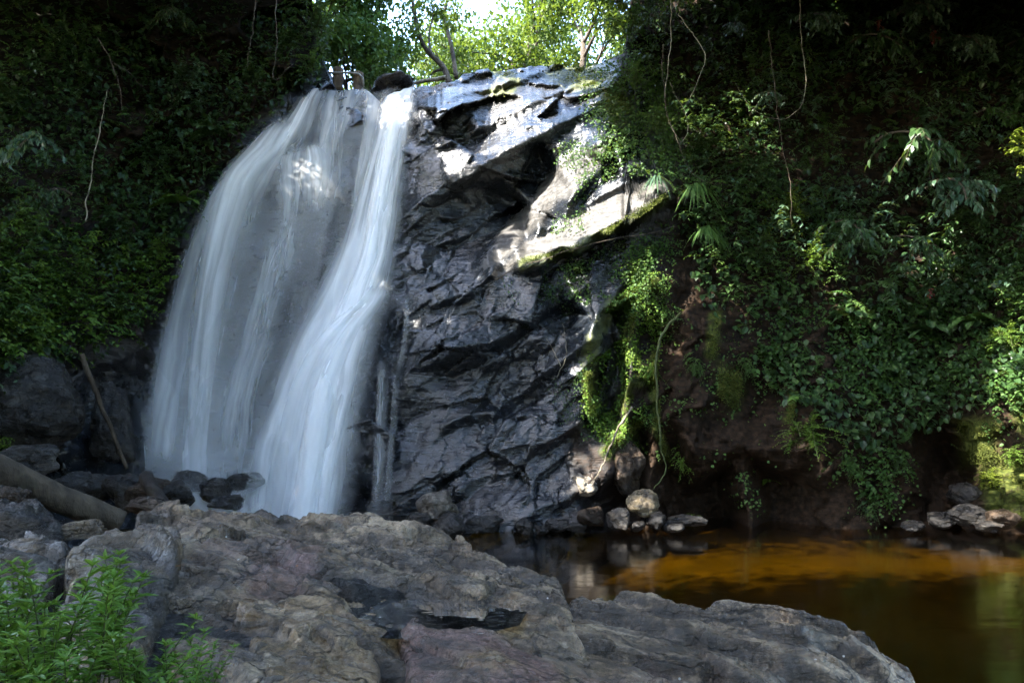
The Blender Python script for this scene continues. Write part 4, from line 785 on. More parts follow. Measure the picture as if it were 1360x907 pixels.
G1, G2, G3 = 'hanging leafy branches over the right bank', 'shrubs on the right bank', 'shrubs on the left bank'
for a in [
 # right bank: hanging limbs with long leaves
 ('drape', 1180, 190, 1.7, 1.25, 'large drooping limb of long dull green leaves, centre of the right hand jungle', 'branch', 'hanging_branch', .1, G1),
 ('drape2', 1235, 250, 1.7, 1.15, 'glossy grey-green hanging limb just right of the large central drooping limb', 'branch', 'hanging_branch', -.2, G1),
 ('drape', 1140, 60, 1.2, 1.0, 'hanging limb with a red leaf tuft at its upper right, top of right jungle', 'branch', 'hanging_branch', .3, G1),
 ('drape2', 1195, 20, 1.2, 1.0, 'hanging limb at the very top edge, above the red leaf tuft', 'branch', 'hanging_branch', -.1, G1),
 ('drape', 1120, 300, 1.4, .9, 'pale tipped hanging limb just right of the yellowish fine leaved shrub', 'branch', 'hanging_branch', -.3, G1),
 ('drape', 1190, 320, 1.5, .8, 'lowest hanging limb of long leaves, ending above the dark hollow at right', 'branch', 'hanging_branch', .2, G1),
 ('drape2', 1250, 60, 1.2, .9, 'dark hanging limb right of the second red leaf tuft near the top', 'branch', 'hanging_branch', .2, G1),
 ('drape3', 1290, 150, .6, .9, 'thin limb of narrow dark leaves left of the bright leaf cluster at the right edge', 'branch', 'hanging_branch', .5, G1),
 ('drape3', 1330, 60, .6, 1.0, 'dark green limb in the top right corner of the photo', 'branch', 'hanging_branch', .4, G1),
 ('drape3', 960, 40, .8, .8, 'limb with a pale sunlit spray hanging beside the twisted vines', 'branch', 'hanging_branch', .1, G1, 'leaf_blue'),
 ('drape3', 1010, 130, .8, .8, 'fine leaved dark limb between the vine loop and the twisted vines', 'branch', 'hanging_branch', -.2, G1, 'leaf_blue'),
 ('drape2', 1060, 30, 1.2, .9, 'dark limb at the top edge behind the long vine loop', 'branch', 'hanging_branch', .2, G1),
 # right bank: shrubs
 ('fine', 1045, 285, .7, 1.1, 'yellowish fine leaved shrub in the middle of the right bank, below the vine loop', 'shrub', 'shrub', None, G2, 'leaf_lime'),
 ('fine', 1075, 350, .7, 1.0, 'fine leaved shrub hanging directly below the yellowish one', 'shrub', 'shrub', None, G2, 'leaf_bright'),
 ('fine', 1010, 330, .6, .8, 'small dull shrub left of the two fine leaved shrubs', 'shrub', 'shrub', None, G2),
 ('fine_bright', 1070, 585, .55, 1.25, 'round bright green mossy fern bush low on the right bank above the water', 'bush', 'bush', None, None, 'leaf_bright'),
 ('broad', 940, 200, .8, .8, 'dark shrub behind the lower ends of the twisted vines', 'shrub', 'shrub', None, G2),
 ('broad', 1000, 230, .7, .8, 'dark broad leaved shrub above the yellowish fine leaved shrub', 'shrub', 'shrub', None, G2),
 ('broad', 1290, 300, .7, .9, 'dark leafy shrub below the bright leaf cluster at the right edge', 'shrub', 'shrub', None, G2),
 ('broad2', 1335, 260, .6, .8, 'shrub with finger like leaves under the bright leaf cluster near the right edge', 'shrub', 'shrub', None, G2, 'leaf_dark'),
 ('broad2', 1345, 400, .6, .8, 'sun touched shrub at the right edge above the mossy rock', 'shrub', 'shrub', None, G2),
 ('fine_bright', 1335, 455, .4, .9, 'light green fine leaved shrub crowning the mossy rock at the right edge', 'shrub', 'shrub', None, G2),
 ('lime', 1350, 205, 2.2, .8, 'bright sunlit cluster of pointed yellow-green leaves entering from the right edge', 'branch', 'leafy_branch', .6, None),
 ('fine_bright', 1310, 640, .35, .7, 'pale fine leaved plant on the sunny rocks at the right end of the shore', 'plant', 'plant', None, None, 'leaf_lime'),
 ('fine_bright', 1340, 610, .3, .7, 'pale green plant between the shore rocks and the mossy rock at the right edge', 'plant', 'plant', None, None, 'leaf_bright'),
 ('fern', 1130, 420, .4, .7, 'dark fern under the lowest hanging limb', 'fern', 'fern', None, None, 'leaf_dark'),
 ('fern', 1230, 440, .4, .8, 'dark fern in the hollow left of the sun touched shrub', 'fern', 'fern', None, None, 'leaf_dark'),
 ('fern', 1290, 430, .4, .8, 'green fern beside the fine leaved shrub on the mossy rock', 'fern', 'fern', None, None),
 ('strap', 925, 250, 1.3, 1.5, 'tuft of long narrow blades hanging beside the upper slab end', 'plant', 'strap_plant', 0),
 ('strap', 938, 305, 1.3, 1.3, 'second tuft of long blades, hanging just below the first one', 'plant', 'strap_plant', .2),
 ('strap', 872, 238, .6, 1.1, 'feathery grass like tuft growing at the upper end of the sunlit slab', 'plant', 'strap_plant', -.2, None, 'leaf_blue'),
 ('red', 1168, 30, 1.6, 1.0, 'small tuft of red young leaves near the top of the right hand jungle', 'leaf tuft', 'red_leaves'),
 ('red', 1242, 45, 1.6, 1.1, 'wider tuft of red leaves at top right, right of the small one', 'leaf tuft', 'red_leaves'),
 ('red', 1236, 385, 1.4, .8, 'lowest dark red leaf tuft, at the tip of the lowest hanging limb', 'leaf tuft', 'red_leaves'),
 ('vinecl', 905, 605, .15, .55, 'small green plant on the hanging root right of the tan boulder', 'plant', 'plant', None, None, 'leaf_bright'),
 ('vinecl', 922, 480, .15, .5, 'small leafy plant clinging to the brown earth column', 'plant', 'plant'),
 ('vinecl', 990, 480, .15, .5, 'small plant on the earth bank beside the mossy streak', 'plant', 'plant'),
 ('fern2', 920, 685, .2, .35, 'little fern at the waterline in front of the root cave', 'fern', 'fern'),
 ('fern2', 1020, 640, .2, .4, 'little fern hanging on the root left of the bright mossy bush', 'fern', 'fern'),
 ('vinecl', 1125, 610, .15, .6, 'small leafy plant at the right foot of the bright mossy bush', 'plant', 'plant'),
 ('vinecl', 1190, 600, .15, .6, 'small leafy plant over the dark bank between the bush and the right hand hollow', 'plant', 'plant', None, None, 'leaf_dark'),
 ('vinecl', 1150, 670, .15, .5, 'low plant just above the water on the dark right bank', 'plant', 'plant', None, None, 'leaf_dark'),
 # over the cliff top, right
 ('drape3', 800, 10, 1.5, .9, 'sunlit leafy limb over the right shoulder of the cliff, touching the top edge', 'branch', 'hanging_branch', .3, G1, 'leaf_lime'),
 ('drape3', 760, -10, 3.0, .8, 'dark leafy limb dangling against the bright trees above the cliff', 'branch', 'hanging_branch', -.4, G1, 'leaf_dark'),
 ('drape3', 845, 30, 1.6, 1.0, 'dense dark limb hanging over the mossy right shoulder of the cliff', 'branch', 'hanging_branch', .2, G1, 'leaf_dark'),
 ('drape3', 890, 0, 1.6, 1.0, 'green limb with yellow tips at the top edge left of the twisted vines', 'branch', 'hanging_branch', -.1, G1, 'leaf_bright'),
 ('fine', 840, 110, .8, 1.0, 'dark small leaved shrub on the right shoulder of the cliff', 'shrub', 'shrub', None, G2),
 ('fine', 870, 170, .8, 1.0, 'small leaved shrub above the upper end of the sunlit slab', 'shrub', 'shrub', None, G2),
 ('fine', 810, 150, .4, .7, 'dark shrub spilling over the edge of the top rock', 'shrub', 'shrub', None, G2, 'leaf_dark'),
 ('drape3', 805, -15, 1.2, 1.3, 'big dark limb arching over the right side of the cliff at the top edge', 'branch', 'hanging_branch', .1, G1, 'leaf_dark'),
 ('drape3', 850, -30, 1.2, 1.4, 'dark limb at the top edge just right of the big arching limb', 'branch', 'hanging_branch', -.2, G1, 'leaf_mid'),
 ('fine', 835, 45, 1.0, 1.3, 'small leaved bush where the cliff top meets the right bank', 'bush', 'bush', None, None, 'leaf_mid'),
 ('fine', 860, 5, 1.0, 1.4, 'dark fine leaved bush at the top edge above the right shoulder', 'bush', 'bush', None, None, 'leaf_dark'),
 # left bank
 ('broad2', 40, 330, .8, 1.0, 'bright green shrub at the left edge halfway down the bank', 'shrub', 'shrub', None, G3),
 ('broad2', 110, 380, .8, 1.0, 'leafy shrub hanging over the huge dark boulder at left', 'shrub', 'shrub', None, G3),
 ('broad2', 30, 420, .8, 1.0, 'lowest shrub at the left edge, just above the huge dark boulder', 'shrub', 'shrub', None, G3),
 ('broad2', 165, 410, .7, .8, 'leafy shrub at the left edge of the falling spray', 'shrub', 'shrub', None, G3),
 ('fine', 215, 340, .6, 1.0, 'small leaved shrub touching the left side of the water', 'shrub', 'shrub', None, G3, 'leaf_bright'),
 ('broad', 160, 310, .7, 1.0, 'dark shrub left of the shrub that touches the water', 'shrub', 'shrub', None, G3),
 ('fern2', 238, 270, .5, .9, 'light green fern beside the upper left edge of the waterfall', 'fern', 'fern'),
 ('fern', 285, 180, .5, .8, 'dark fern on the bank high beside the left shoulder of the fall', 'fern', 'fern', None, None, 'leaf_dark'),
 ('broad', 255, 110, .8, .9, 'bluish dark shrub high on the left bank between the thin stems and the fall', 'shrub', 'shrub', None, G3, 'leaf_blue'),
 ('drape2', 60, 190, 1.0, 1.0, 'bluish green drooping limb at left, above the bright shrub', 'branch', 'hanging_branch', None, None),
 ('drape3', 90, 260, .9, .9, 'drooping limb of small leaves beside the thin pale stem', 'branch', 'hanging_branch', None, None, 'leaf_dark'),
 ('broad', 10, 130, .8, 1.0, 'dark shrub at the left edge near the top', 'shrub', 'shrub', None, G3),
 ('drape3', 220, 20, 1.0, 1.0, 'dark limb hanging from the top edge right of the thin stems', 'branch', 'hanging_branch', None, None, 'leaf_dark'),
 ('broad', 340, 110, .7, .8, 'dark shrub behind the left shoulder of the waterfall', 'shrub', 'shrub', None, G3),
 ('broad', 390, 60, 1.0, .9, 'dark leafy shrub left of the wooden posts', 'shrub', 'shrub', None, G3),
 ('fine', 418, 40, 1.2, 1.3, 'dark leafy bush at the edge of the left bank beside the sky gap trees', 'bush', 'bush', None, None, 'leaf_dark'),
 ('fine', 408, -5, 1.2, 1.4, 'leafy bush at the top edge just left of the mid green tree', 'bush', 'bush', None, None, 'leaf_mid'),
 ('fine', 415, 90, .9, .9, 'small dark bush touching the left end of the waterfall lip', 'bush', 'bush', None, None, 'leaf_mid'),
 ('vinecl', 8, 585, .6, .6, 'small green plant behind the log at the left edge', 'plant', 'plant', None, None, 'leaf_bright'),
 ('fine', 270, 470, .3, .5, 'small green plant seen through the spray', 'plant', 'plant'),
]: P_(*a)
for a in [('drape3', 800, -60, 1.0, 1.2, 'dark leafy limb hanging in front of the bright trees, nearest the right bank', .5, 'leaf_dark'), ('drape3', 752, -62, 1.0, 1.1, 'dark leafy limb hanging in front of the bright trees, middle of three', -.3, 'leaf_dark'), ('drape3', 712, -78, 1.0, 1.0, 'short leafy limb tip hanging farthest left in front of the bright trees', .2, 'leaf_mid')]:
    P_(a[0], a[1], a[2], 0, a[4], a[5], 'branch', 'hanging_branch', a[6], 'limbs hanging in front of the sky gap', a[7], Y=16.0)

# leaves that cover the banks: nobody could count them
def scatter_leaves(name, label, cat, n, polys, size, mat, seed, out=(.05, .6), wid=.36, clump=1.1, thr=-.05, kind='ovate', down=.5):
    rng = np.random.default_rng(seed); allp = []
    for poly, share in polys:
        pl = np.array(poly, float); m = int(n*share); c = rng.uniform(pl.min(0), pl.max(0), (m*4, 2)); w = polymask(c[:, 0], c[:, 1], poly, 14)
        c = c[rng.random(len(c)) < w][:m*2]; allp.append(c)
    c = np.concatenate(allp); o = rng.uniform(*out, len(c)); Y = wall_depth(c[:, 0], c[:, 1], False); P = ray(c[:, 0], c[:, 1], Y-o)
    f = fbm(P*clump, 4, seed); k = f+.25*rng.normal(size=len(f)) > thr; P = P[k][:n]; m = len(P)
    D = rvec(rng, m)*.7+np.array([0, -.55, -down]); U = rng.normal(0, .35, (m, 3))+np.array([0, -.45, .9])
    sz = size*rng.uniform(.55, 1.3, m); g = Geo(); g.leaves(P, D, U, sz, sz*wid, np.clip(rng.normal(.42, .22, m)+.5*fbm(P*2, 2, seed+3), 0, 1), kind)
    return props(link(name, g.mesh(name), MAT[mat]), label, cat, None, 'stuff')
def scatter_sprigs(name, label, cat, n, k, poly, L, size, wid, mat, seed, out=(0, .8), clump=.9, thr=.0, droop=.5, rise=.3, pinnate=False, kind='ovate', lay=.5):
    """many short leafy twigs growing out of the bank"""
    rng = np.random.default_rng(seed); pl = np.array(poly, float); c = rng.uniform(pl.min(0), pl.max(0), (n*9, 2)); c = c[rng.random(len(c)) < polymask(c[:, 0], c[:, 1], poly, 16)]
    P = ray(c[:, 0], c[:, 1], wall_depth(c[:, 0], c[:, 1], False)-rng.uniform(*out, len(c))); f = fbm(P*clump, 3, seed)+.15*rng.normal(size=len(P)); P = P[f > thr][:n]; n = len(P)
    az = rng.normal(0, .9, n); el = rng.normal(rise, .4, n); d = np.stack([np.sin(az)*np.cos(el), -np.cos(az)*np.cos(el), np.sin(el)], -1); l = L*rng.uniform(.6, 1.3, n)
    t = (np.arange(k)+.6)/k; t = np.broadcast_to(t, (n, k))+rng.normal(0, .02, (n, k)); C = P[:, None]+d[:, None]*(l[:, None]*t)[..., None]; C[..., 2] -= droop*l[:, None]*t**2
    T = d[:, None]+np.zeros((n, k, 3)); T[..., 2] -= 2*droop*t; T /= np.linalg.norm(T, axis=-1, keepdims=True); sd = np.cross(T, np.array([0, 0, 1.])); sd /= np.linalg.norm(sd, axis=-1, keepdims=True)+1e-6
    tin = np.clip(rng.normal(.4, .2, n)+.45*fbm(P*1.3, 2, seed+3), 0, 1)[:, None]; sz = size*rng.uniform(.7, 1.2, (n, 1)); g = Geo()
    for s_ in ((1, -1) if pinnate else (0,)):
        sg = s_ if pinnate else np.where(np.arange(k) % 2 == 0, 1., -1.)[None, :, None]
        D = T*lay+sd*sg+rng.normal(0, .10 if pinnate else .25, (n, k, 3)); D[..., 2] -= .15 if pinnate else .35
        ln = sz*(np.sin(np.pi*np.clip(t*.92+.06, .03, 1))**.7 if pinnate else (1-.35*t)*rng.uniform(.7, 1.15, (n, k))); U = np.array([0, -.25, 1.])+rng.normal(0, .08 if pinnate else .3, (n, k, 3))
        g.leaves(C.reshape(-1, 3), D.reshape(-1, 3), U.reshape(-1, 3), ln.ravel(), (ln*wid).ravel(), np.clip(tin+.25*t+rng.normal(0, .08, (n, k))-.1, 0, 1).ravel(), 'strap' if pinnate else kind)
    return props(link(name, g.mesh(name), MAT[mat]), label, cat, None, 'stuff')
RB = [(800,-110),(1480,-110),(1480,470),(1330,520),(1240,560),(1150,600),(1040,520),(985,430),(935,400),(900,260),(850,90)]
RT = [(860,-110),(1480,-110),(1480,330),(1300,400),(1120,400),(1000,360),(930,300),(890,150)]
RL = [(1000,400),(1480,360),(1480,520),(1330,540),(1250,600),(1150,680),(1105,600),(1060,530),(1010,500)]
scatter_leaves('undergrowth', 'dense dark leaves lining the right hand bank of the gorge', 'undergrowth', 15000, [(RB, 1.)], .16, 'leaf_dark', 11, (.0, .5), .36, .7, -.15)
scatter_sprigs('undergrowth', 'dark twigs of long drooping leaves on the upper right bank', 'undergrowth', 950, 10, RT, .55, .19, .2, 'leaf_dark', 101, (.1, 1.0), .7, .03, .7, .15)
scatter_sprigs('undergrowth', 'grey-green leafy twigs catching the light on the upper right bank', 'undergrowth', 420, 10, RT, .6, .17, .24, 'leaf_blue', 102, (.5, 1.3), .6, .12, .7, .2)
scatter_sprigs('undergrowth', 'fine leaved twigs on the right bank beside the vines', 'undergrowth', 1500, 16, [(830,-110),(1120,-110),(1120,380),(960,400),(890,260),(840,120)], .40, .06, .34, 'leaf_mid', 103, (.1, 1.0), .9, .06, .5, .2)
scatter_sprigs('undergrowth', 'heart shaped leaves on trailing stems low on the right bank', 'undergrowth', 1100, 9, RL, .42, .10, .46, 'leaf_mid', 104, (.0, .4), .9, .02, .9, -.1)
scatter_sprigs('undergrowth', 'small ferns scattered over the right bank', 'undergrowth', 260, 16, RB, .55, .14, .16, 'leaf_mid', 105, (.1, .7), .6, .0, .7, .5, True)
LB = [(-500,-150),(440,-150),(440,80),(425,112),(385,135),(330,185),(262,270),(230,330),(205,400),(180,440),(100,470),(-100,500),(-500,480)]
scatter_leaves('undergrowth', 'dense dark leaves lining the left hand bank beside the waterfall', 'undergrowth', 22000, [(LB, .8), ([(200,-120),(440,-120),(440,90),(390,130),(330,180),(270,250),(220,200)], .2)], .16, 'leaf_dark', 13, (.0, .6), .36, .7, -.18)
scatter_sprigs('undergrowth', 'dark leafy twigs all over the left bank', 'undergrowth', 1100, 10, LB, .5, .15, .26, 'leaf_dark', 111, (.1, 1.0), .7, .0, .6, .2)
scatter_sprigs('undergrowth', 'fine leaved twigs on the upper left bank', 'undergrowth', 900, 16, [(-100,-120),(440,-120),(430,105),(330,185),(240,280),(-100,300)], .42, .06, .34, 'leaf_mid', 112, (.2, 1.0), .8, .1, .5, .2)
scatter_sprigs('undergrowth', 'bright green leafy twigs on the lower left bank above the dark boulder', 'undergrowth', 900, 10, [(-160,290),(80,290),(240,320),(215,410),(160,450),(60,475),(-160,490)], .45, .12, .36, 'leaf_bright', 113, (.2, .9), .9, .02, .6, .25)
scatter_sprigs('undergrowth', 'small ferns scattered over the left bank', 'undergrowth', 240, 16, LB, .55, .14, .16, 'leaf_mid', 114, (.2, .8), .6, .0, .7, .5, True)
scatter_leaves('creeper', 'small leaved creeper hanging under the sunlit slab in the middle of the cliff', 'creeper', 7000, [([(665,372),(700,365),(760,346),(830,316),(880,290),(905,330),(870,370),(850,420),(800,400),(740,400),(690,395)], .75), ([(740,200),(800,180),(830,200),(810,235),(770,300),(730,310),(775,250)], .25)], .055, 'leaf_mid', 15, (.0, .35), .45, 2.2, .02)
scatter_leaves('creeper', 'creeper on the mossy root pillars right of the black cliff', 'creeper', 5200, [([(860,360),(890,372),(872,480),(850,560),(862,600),(815,612),(795,570),(770,545),(785,440),(825,385)], 1.)], .055, 'leaf_bright', 16, (.0, .22), .45, 2.4, .0)
scatter_sprigs('creeper', 'little trailing leafy stems on the mossy root pillars', 'creeper', 420, 9, [(855,365),(900,375),(885,520),(868,600),(805,610),(775,540),(790,440),(830,390)], .22, .05, .45, 'leaf_mid', 121, (.0, .15), 1.6, .0, .9, .0)
scatter_leaves('creeper', 'sparse small plants on the brown earth columns beside the pool', 'creeper', 1400, [([(880,400),(1010,430),(1060,560),(1000,690),(900,600),(870,480)], 1.)], .06, 'leaf_mid', 17, (.0, .12), .45, 2, .15)
scatter_leaves('creeper', 'dark creeper on the right shoulder of the top rock', 'creeper', 4500, [([(775,100),(830,60),(900,100),(900,235),(840,235),(810,180),(770,150)], 1.)], .07, 'leaf_mid', 18, (.0, .6), .42, 1.6, -.05)
scatter_leaves('creeper', 'dry twiggy ferns and leaves on the rock left of the mossy pillars', 'creeper', 1300, [([(730,400),(780,420),(775,540),(790,600),(760,600),(735,500)], 1.)], .06, 'leaf_dark', 19, (.0, .15), .25, 2, .05)
def moss_tufts():
    rng = np.random.default_rng(77); c = []
    for l, w in MOSSLINES:
        L = np.array(l, float)
        for a, b in zip(L[:-1], L[1:]):
            n = int(np.hypot(*(b-a))*w*4); t = rng.random((n, 1)); c.append(a+(b-a)*t+rng.normal(0, w*.42, (n, 2)))
    for p in MOSSPOLY:
        q = np.array(p, float); z = rng.uniform(q.min(0), q.max(0), (5200, 2)); c.append(z[rng.random(len(z)) < polymask(z[:, 0], z[:, 1], p, 8)])
    c = np.concatenate(c); P = hang(c[:, 0], c[:, 1], 0)
    P[:, 1] -= rng.uniform(-.05, .2, len(P)); k = fbm(P*3, 3, 78) > -.2; P = P[k]; m = len(P)
    D = rvec(rng, m)*.8+np.array([0, -.6, -.1]); g = Geo(); sz = rng.uniform(.018, .045, m); g.leaves(P, D, rvec(rng, m)+np.array([0, -.3, .6]), sz, sz*.35, np.clip(rng.normal(.5, .25, m), 0, 1), 'card')
    props(link('moss', g.mesh('moss'), MAT['moss']), 'yellow-green moss on the root pillars, slab edges and rocks of the right bank', 'moss', None, 'stuff')
moss_tufts()

# ------------------------------------------------------------------ vines, thin stems, roots
def vine(name, pts, r, label, cat, mat='bark', group=None, seed=0):
    P = catmull([tuple(pt(*p)) for p in pts], 40+8*len(pts)); P += .03*np.stack([fbm(P*2.2+k*5, 3, seed+k) for k in range(3)], -1)
    b = P.mean(0); r *= .5; g = Geo(); P += .035*np.stack([fbm(P*5+k*3, 3, seed+40+k) for k in range(3)], -1); g.tube(P-b, r*np.linspace(1.15, .45, len(P))*(1+.25*fbm(P*6, 2, seed)), 6); o = link(name, g.mesh(name, True), MAT[mat]); o.location = b; return props(o, label, cat, group)
VG = 'vines hanging on the right bank'
vine('vine', [(892,-20,14.2),(890,60,14.2),(884,140,14.2),(905,188,14.2),(912,160,14.2),(890,110,14.3)], .018, 'twisted vine with a small loop hanging left of the other vines', 'vine', 'palebark', VG, 1)
vine('vine', [(900,20,14.4),(935,70,14.3),(928,105,14.3),(908,150,14.3)], .022, 'short pale vine bowing right beside the twisted loop vine', 'vine', 'palebark', VG, 2)
vine('vine', [(880,60,14.2),(882,130,14.2),(900,190,14.1),(925,235,14.1),(975,248,14.2)], .016, 'vine running from the twisted loop down to the right', 'vine', 'bark', VG, 3)
vine('vine', [(1062,-20,14.6),(1064,50,14.6),(1070,100,14.5),(1062,145,14.5),(1030,158,14.6),(1000,145,14.7),(975,110,14.8)], .018, 'long vine that hangs down and swings left in a wide loop', 'vine', 'palebark', VG, 4)
vine('vine', [(1022,40,14.8),(1028,110,14.7),(1038,180,14.6),(1048,235,14.6),(1052,300,14.6)], .016, 'straight thin vine crossing the wide vine loop', 'vine', 'bark', VG, 5)
vine('vine', [(655,372,14.6),(700,352,14.1),(750,335,13.85),(800,322,13.7),(850,312,13.7),(900,300,13.9)], .020, 'thin bare branch running along the lower edge of the sunlit slab', 'branch', 'bark', None, 6)
vine('vine', [(905,415,13.9),(875,455,13.9),(872,520,13.8),(878,590,13.8),(885,620,13.8),(868,650,13.7)], .05, 'long mossy hanging root ending above the tan boulder', 'root', 'stem', None, 7)
vine('vine', [(838,540,13.8),(812,585,13.6),(800,620,13.4),(785,640,13.2)], .045, 'pale root running down onto the white tufa lump', 'root', 'palebark', None, 8)
for k, (pp, lab) in enumerate([([(740,500,14.2),(752,470,14.1),(748,430,14.1)], 'short dead branch standing up on the rock below the dark hollow'), ([(752,470,14.1),(770,455,14.05)], 'dead twig pointing right from the short dead branch'), ([(745,485,14.1),(725,450,14.1)], 'thin dead twig left of the short dead branch')]):
    vine('dead_twig', pp, .018, lab, 'twig', 'palebark', None, 20+k)
vine('overhanging_limb', [(900,-60,16.8),(850,-78,16.4),(780,-85,16.1),(700,-95,15.9)], .16, 'limb above the frame that carries the dark leafy limbs over the cliff top', 'limb', 'bark', None, 51)
SG = 'thin stems on the left bank'
vine('sapling_stem', [(113,296,13.2),(122,230,13.3),(133,165,13.4),(142,120,13.5)], .022, 'thin pale straight stem on the dark left bank', 'stem', 'palebark', SG, 31)
vine('vine', [(128,50,13.6),(146,80,13.5),(158,110,13.5),(160,145,13.5)], .014, 'crooked twig arching above the thin pale stem', 'vine', 'bark', SG, 32)
vine('vine', [(146,80,13.5),(170,95,13.5),(188,116,13.6)], .010, 'fine twig branching right from the crooked twig', 'vine', 'bark', SG, 33)
vine('vine', [(340,-10,15.5),(335,40,15.5),(328,90,15.5)], .022, 'left of two dark hanging vines above the left shoulder of the fall', 'vine', 'bark', SG, 34)
vine('vine', [(366,0,15.8),(367,60,15.8),(364,105,15.7),(390,85,15.8)], .020, 'hooked vine beside the wooden posts at the top of the fall', 'vine', 'bark', SG, 35)
# ------------------------------------------------------------------ trees
def limb(g, rng, p, d, L, r, depth, tips, bend=.25, n=7):
    t = np.linspace(0, 1, n); d = d/np.linalg.norm(d); k = rng.normal(0, bend, 3); C = p+L*t[:, None]*d+L*(t[:, None]**2)*k*.5
    g.tube(C, np.linspace(r, r*.62, n), 8 if r > .05 else 5); e = C[-1]; de = C[-1]-C[-2]
    if depth == 0: tips.append((e, de)); return
    for q in range(rng.integers(2, 4)):
        v = de/np.linalg.norm(de)+rng.normal(0, .55, 3)+np.array([0, 0, .12]); j = rng.integers(n-3, n); limb(g, rng, C[j], v, L*rng.uniform(.6, .8), r*.58, depth-1, tips, bend)
def leafclouds(g, rng, ctrs, R, n, size, flat=.7, kind='ovate', wid=.34):
    P = []
    for c in ctrs:
        v = rvec(rng, n)*(rng.random((n, 1))**.45)*R*rng.uniform(.6, 1.25); v[:, 2] *= flat; P.append(c+v)
    P = np.concatenate(P); k = fbm(P*1.6, 3, 5) > -.22; P = P[k]; m = len(P); sz = size*rng.uniform(.6, 1.3, m)
    g.leaves(P, rvec(rng, m)+np.array([0, -.1, -.5]), rng.normal(0, .45, (m, 3))+np.array([0, 0, 1.]), sz, sz*wid, np.clip(rng.normal(.45, .22, m)+.4*fbm(P*.9, 2, 6), 0, 1), kind)
def tree(name, base, H, r, label, cat, mat, seed, leaf=.16, n=90, R=.9, depth=3, lean=(0, 0), low=.45, barkm='bark', group=None, extra=None):
    rng = np.random.default_rng(seed); root = empty(name, base, label, cat, group); g = Geo(); tips = []
    t = np.linspace(0, 1, 9); C = np.stack([lean[0]*H*t**1.5+.05*H*np.sin(t*4+seed), lean[1]*H*t**1.5, H*low*2*t*.75], -1); g.tube(C, np.linspace(r*1.25, r*.6, 9), 10)
    for q in range(7):
        j = rng.integers(3, 9); a = rng.uniform(0, 6.28); limb(g, rng, C[j], np.array([math.cos(a), math.sin(a), rng.uniform(.1, .9)]), H*.2, r*.42, depth-1, tips)
    link('trunk', g.mesh('trunk', True), MAT[barkm], root); c = Geo(); ctr = [e for e, _ in tips]
    if extra: ctr += [np.array(x) for x in extra]
    leafclouds(c, rng, ctr, R, n, leaf); link('crown', c.mesh('crown'), MAT[mat], root); return root
T3 = 'trees behind the top of the waterfall'
def ground(px, Y): x = (px-680)/FOC*Y; return Vector((x, Y, float(upz(np.array([x]), np.array([Y]))[0])-.1))
tree('tree', ground(690, 27), 7.5, .20, 'sunlit yellow-green tree behind the top of the dark cliff', 'tree', 'leaf_far', 3, .17, 250, 1.05, 3, (0, -.05), .42, group=T3)
tree('tree', ground(625, 30), 8.5, .22, 'olive green tree left of the sunlit yellow-green tree', 'tree', 'leaf_far', 4, .17, 210, 1.0, 3, (.05, 0), .42, group=T3)
tree('tree', ground(745, 24), 6.5, .16, 'bright green tree right of the yellow-green tree, above the mossy shoulder', 'tree', 'leaf_far', 5, .15, 220, .9, 3, (.1, 0), .42, group=T3)
tree('tree', ground(505, 24), 6.5, .18, 'mid green tree standing between the wooden posts and the sky gap', 'tree', 'leaf_mid', 6, .15, 190, .95, 3, (-.05, 0), .4, group=T3)
tree('tree', ground(455, 22.5), 6.0, .16, 'dark green tree behind the wooden posts', 'tree', 'leaf_mid', 7, .15, 190, .9, 3, (-.1, 0), .4, group=T3)
tree('tree', ground(430, 27), 8.5, .22, 'tall dark tree left of the tree behind the posts', 'tree', 'leaf_mid', 8, .18, 150, 1.2, 3, (-.05, 0), .4, group=T3)
tree('tree', ground(560, 44), 9, .22, 'pale distant tree in the sky gap above the waterfall', 'tree', 'leaf_far', 9, .22, 110, 1.2, 3, (0, 0), .42, group=T3)
tree('tree', ground(650, 44), 12, .26, 'distant tree behind the olive and yellow-green trees', 'tree', 'leaf_far', 10, .26, 220, 1.6, 3, (0, 0), .42, group=T3)
tree('tree', ground(770, 36), 11, .26, 'far tree behind the bright green tree at the right shoulder', 'tree', 'leaf_far', 12, .22, 220, 1.5, 3, (0, 0), .42, group=T3)
tree('tree', ground(610, 35), 12, .22, 'pale green tree rising behind the crooked thin tree in the sky gap', 'tree', 'leaf_far', 14, .18, 130, 1.3, 3, (.03, 0), .45, group=T3)
tree('tree', ground(705, 33), 12, .24, 'tall light green tree behind the sunlit yellow-green tree', 'tree', 'leaf_far', 15, .2, 220, 1.5, 3, (0, 0), .45, group=T3)
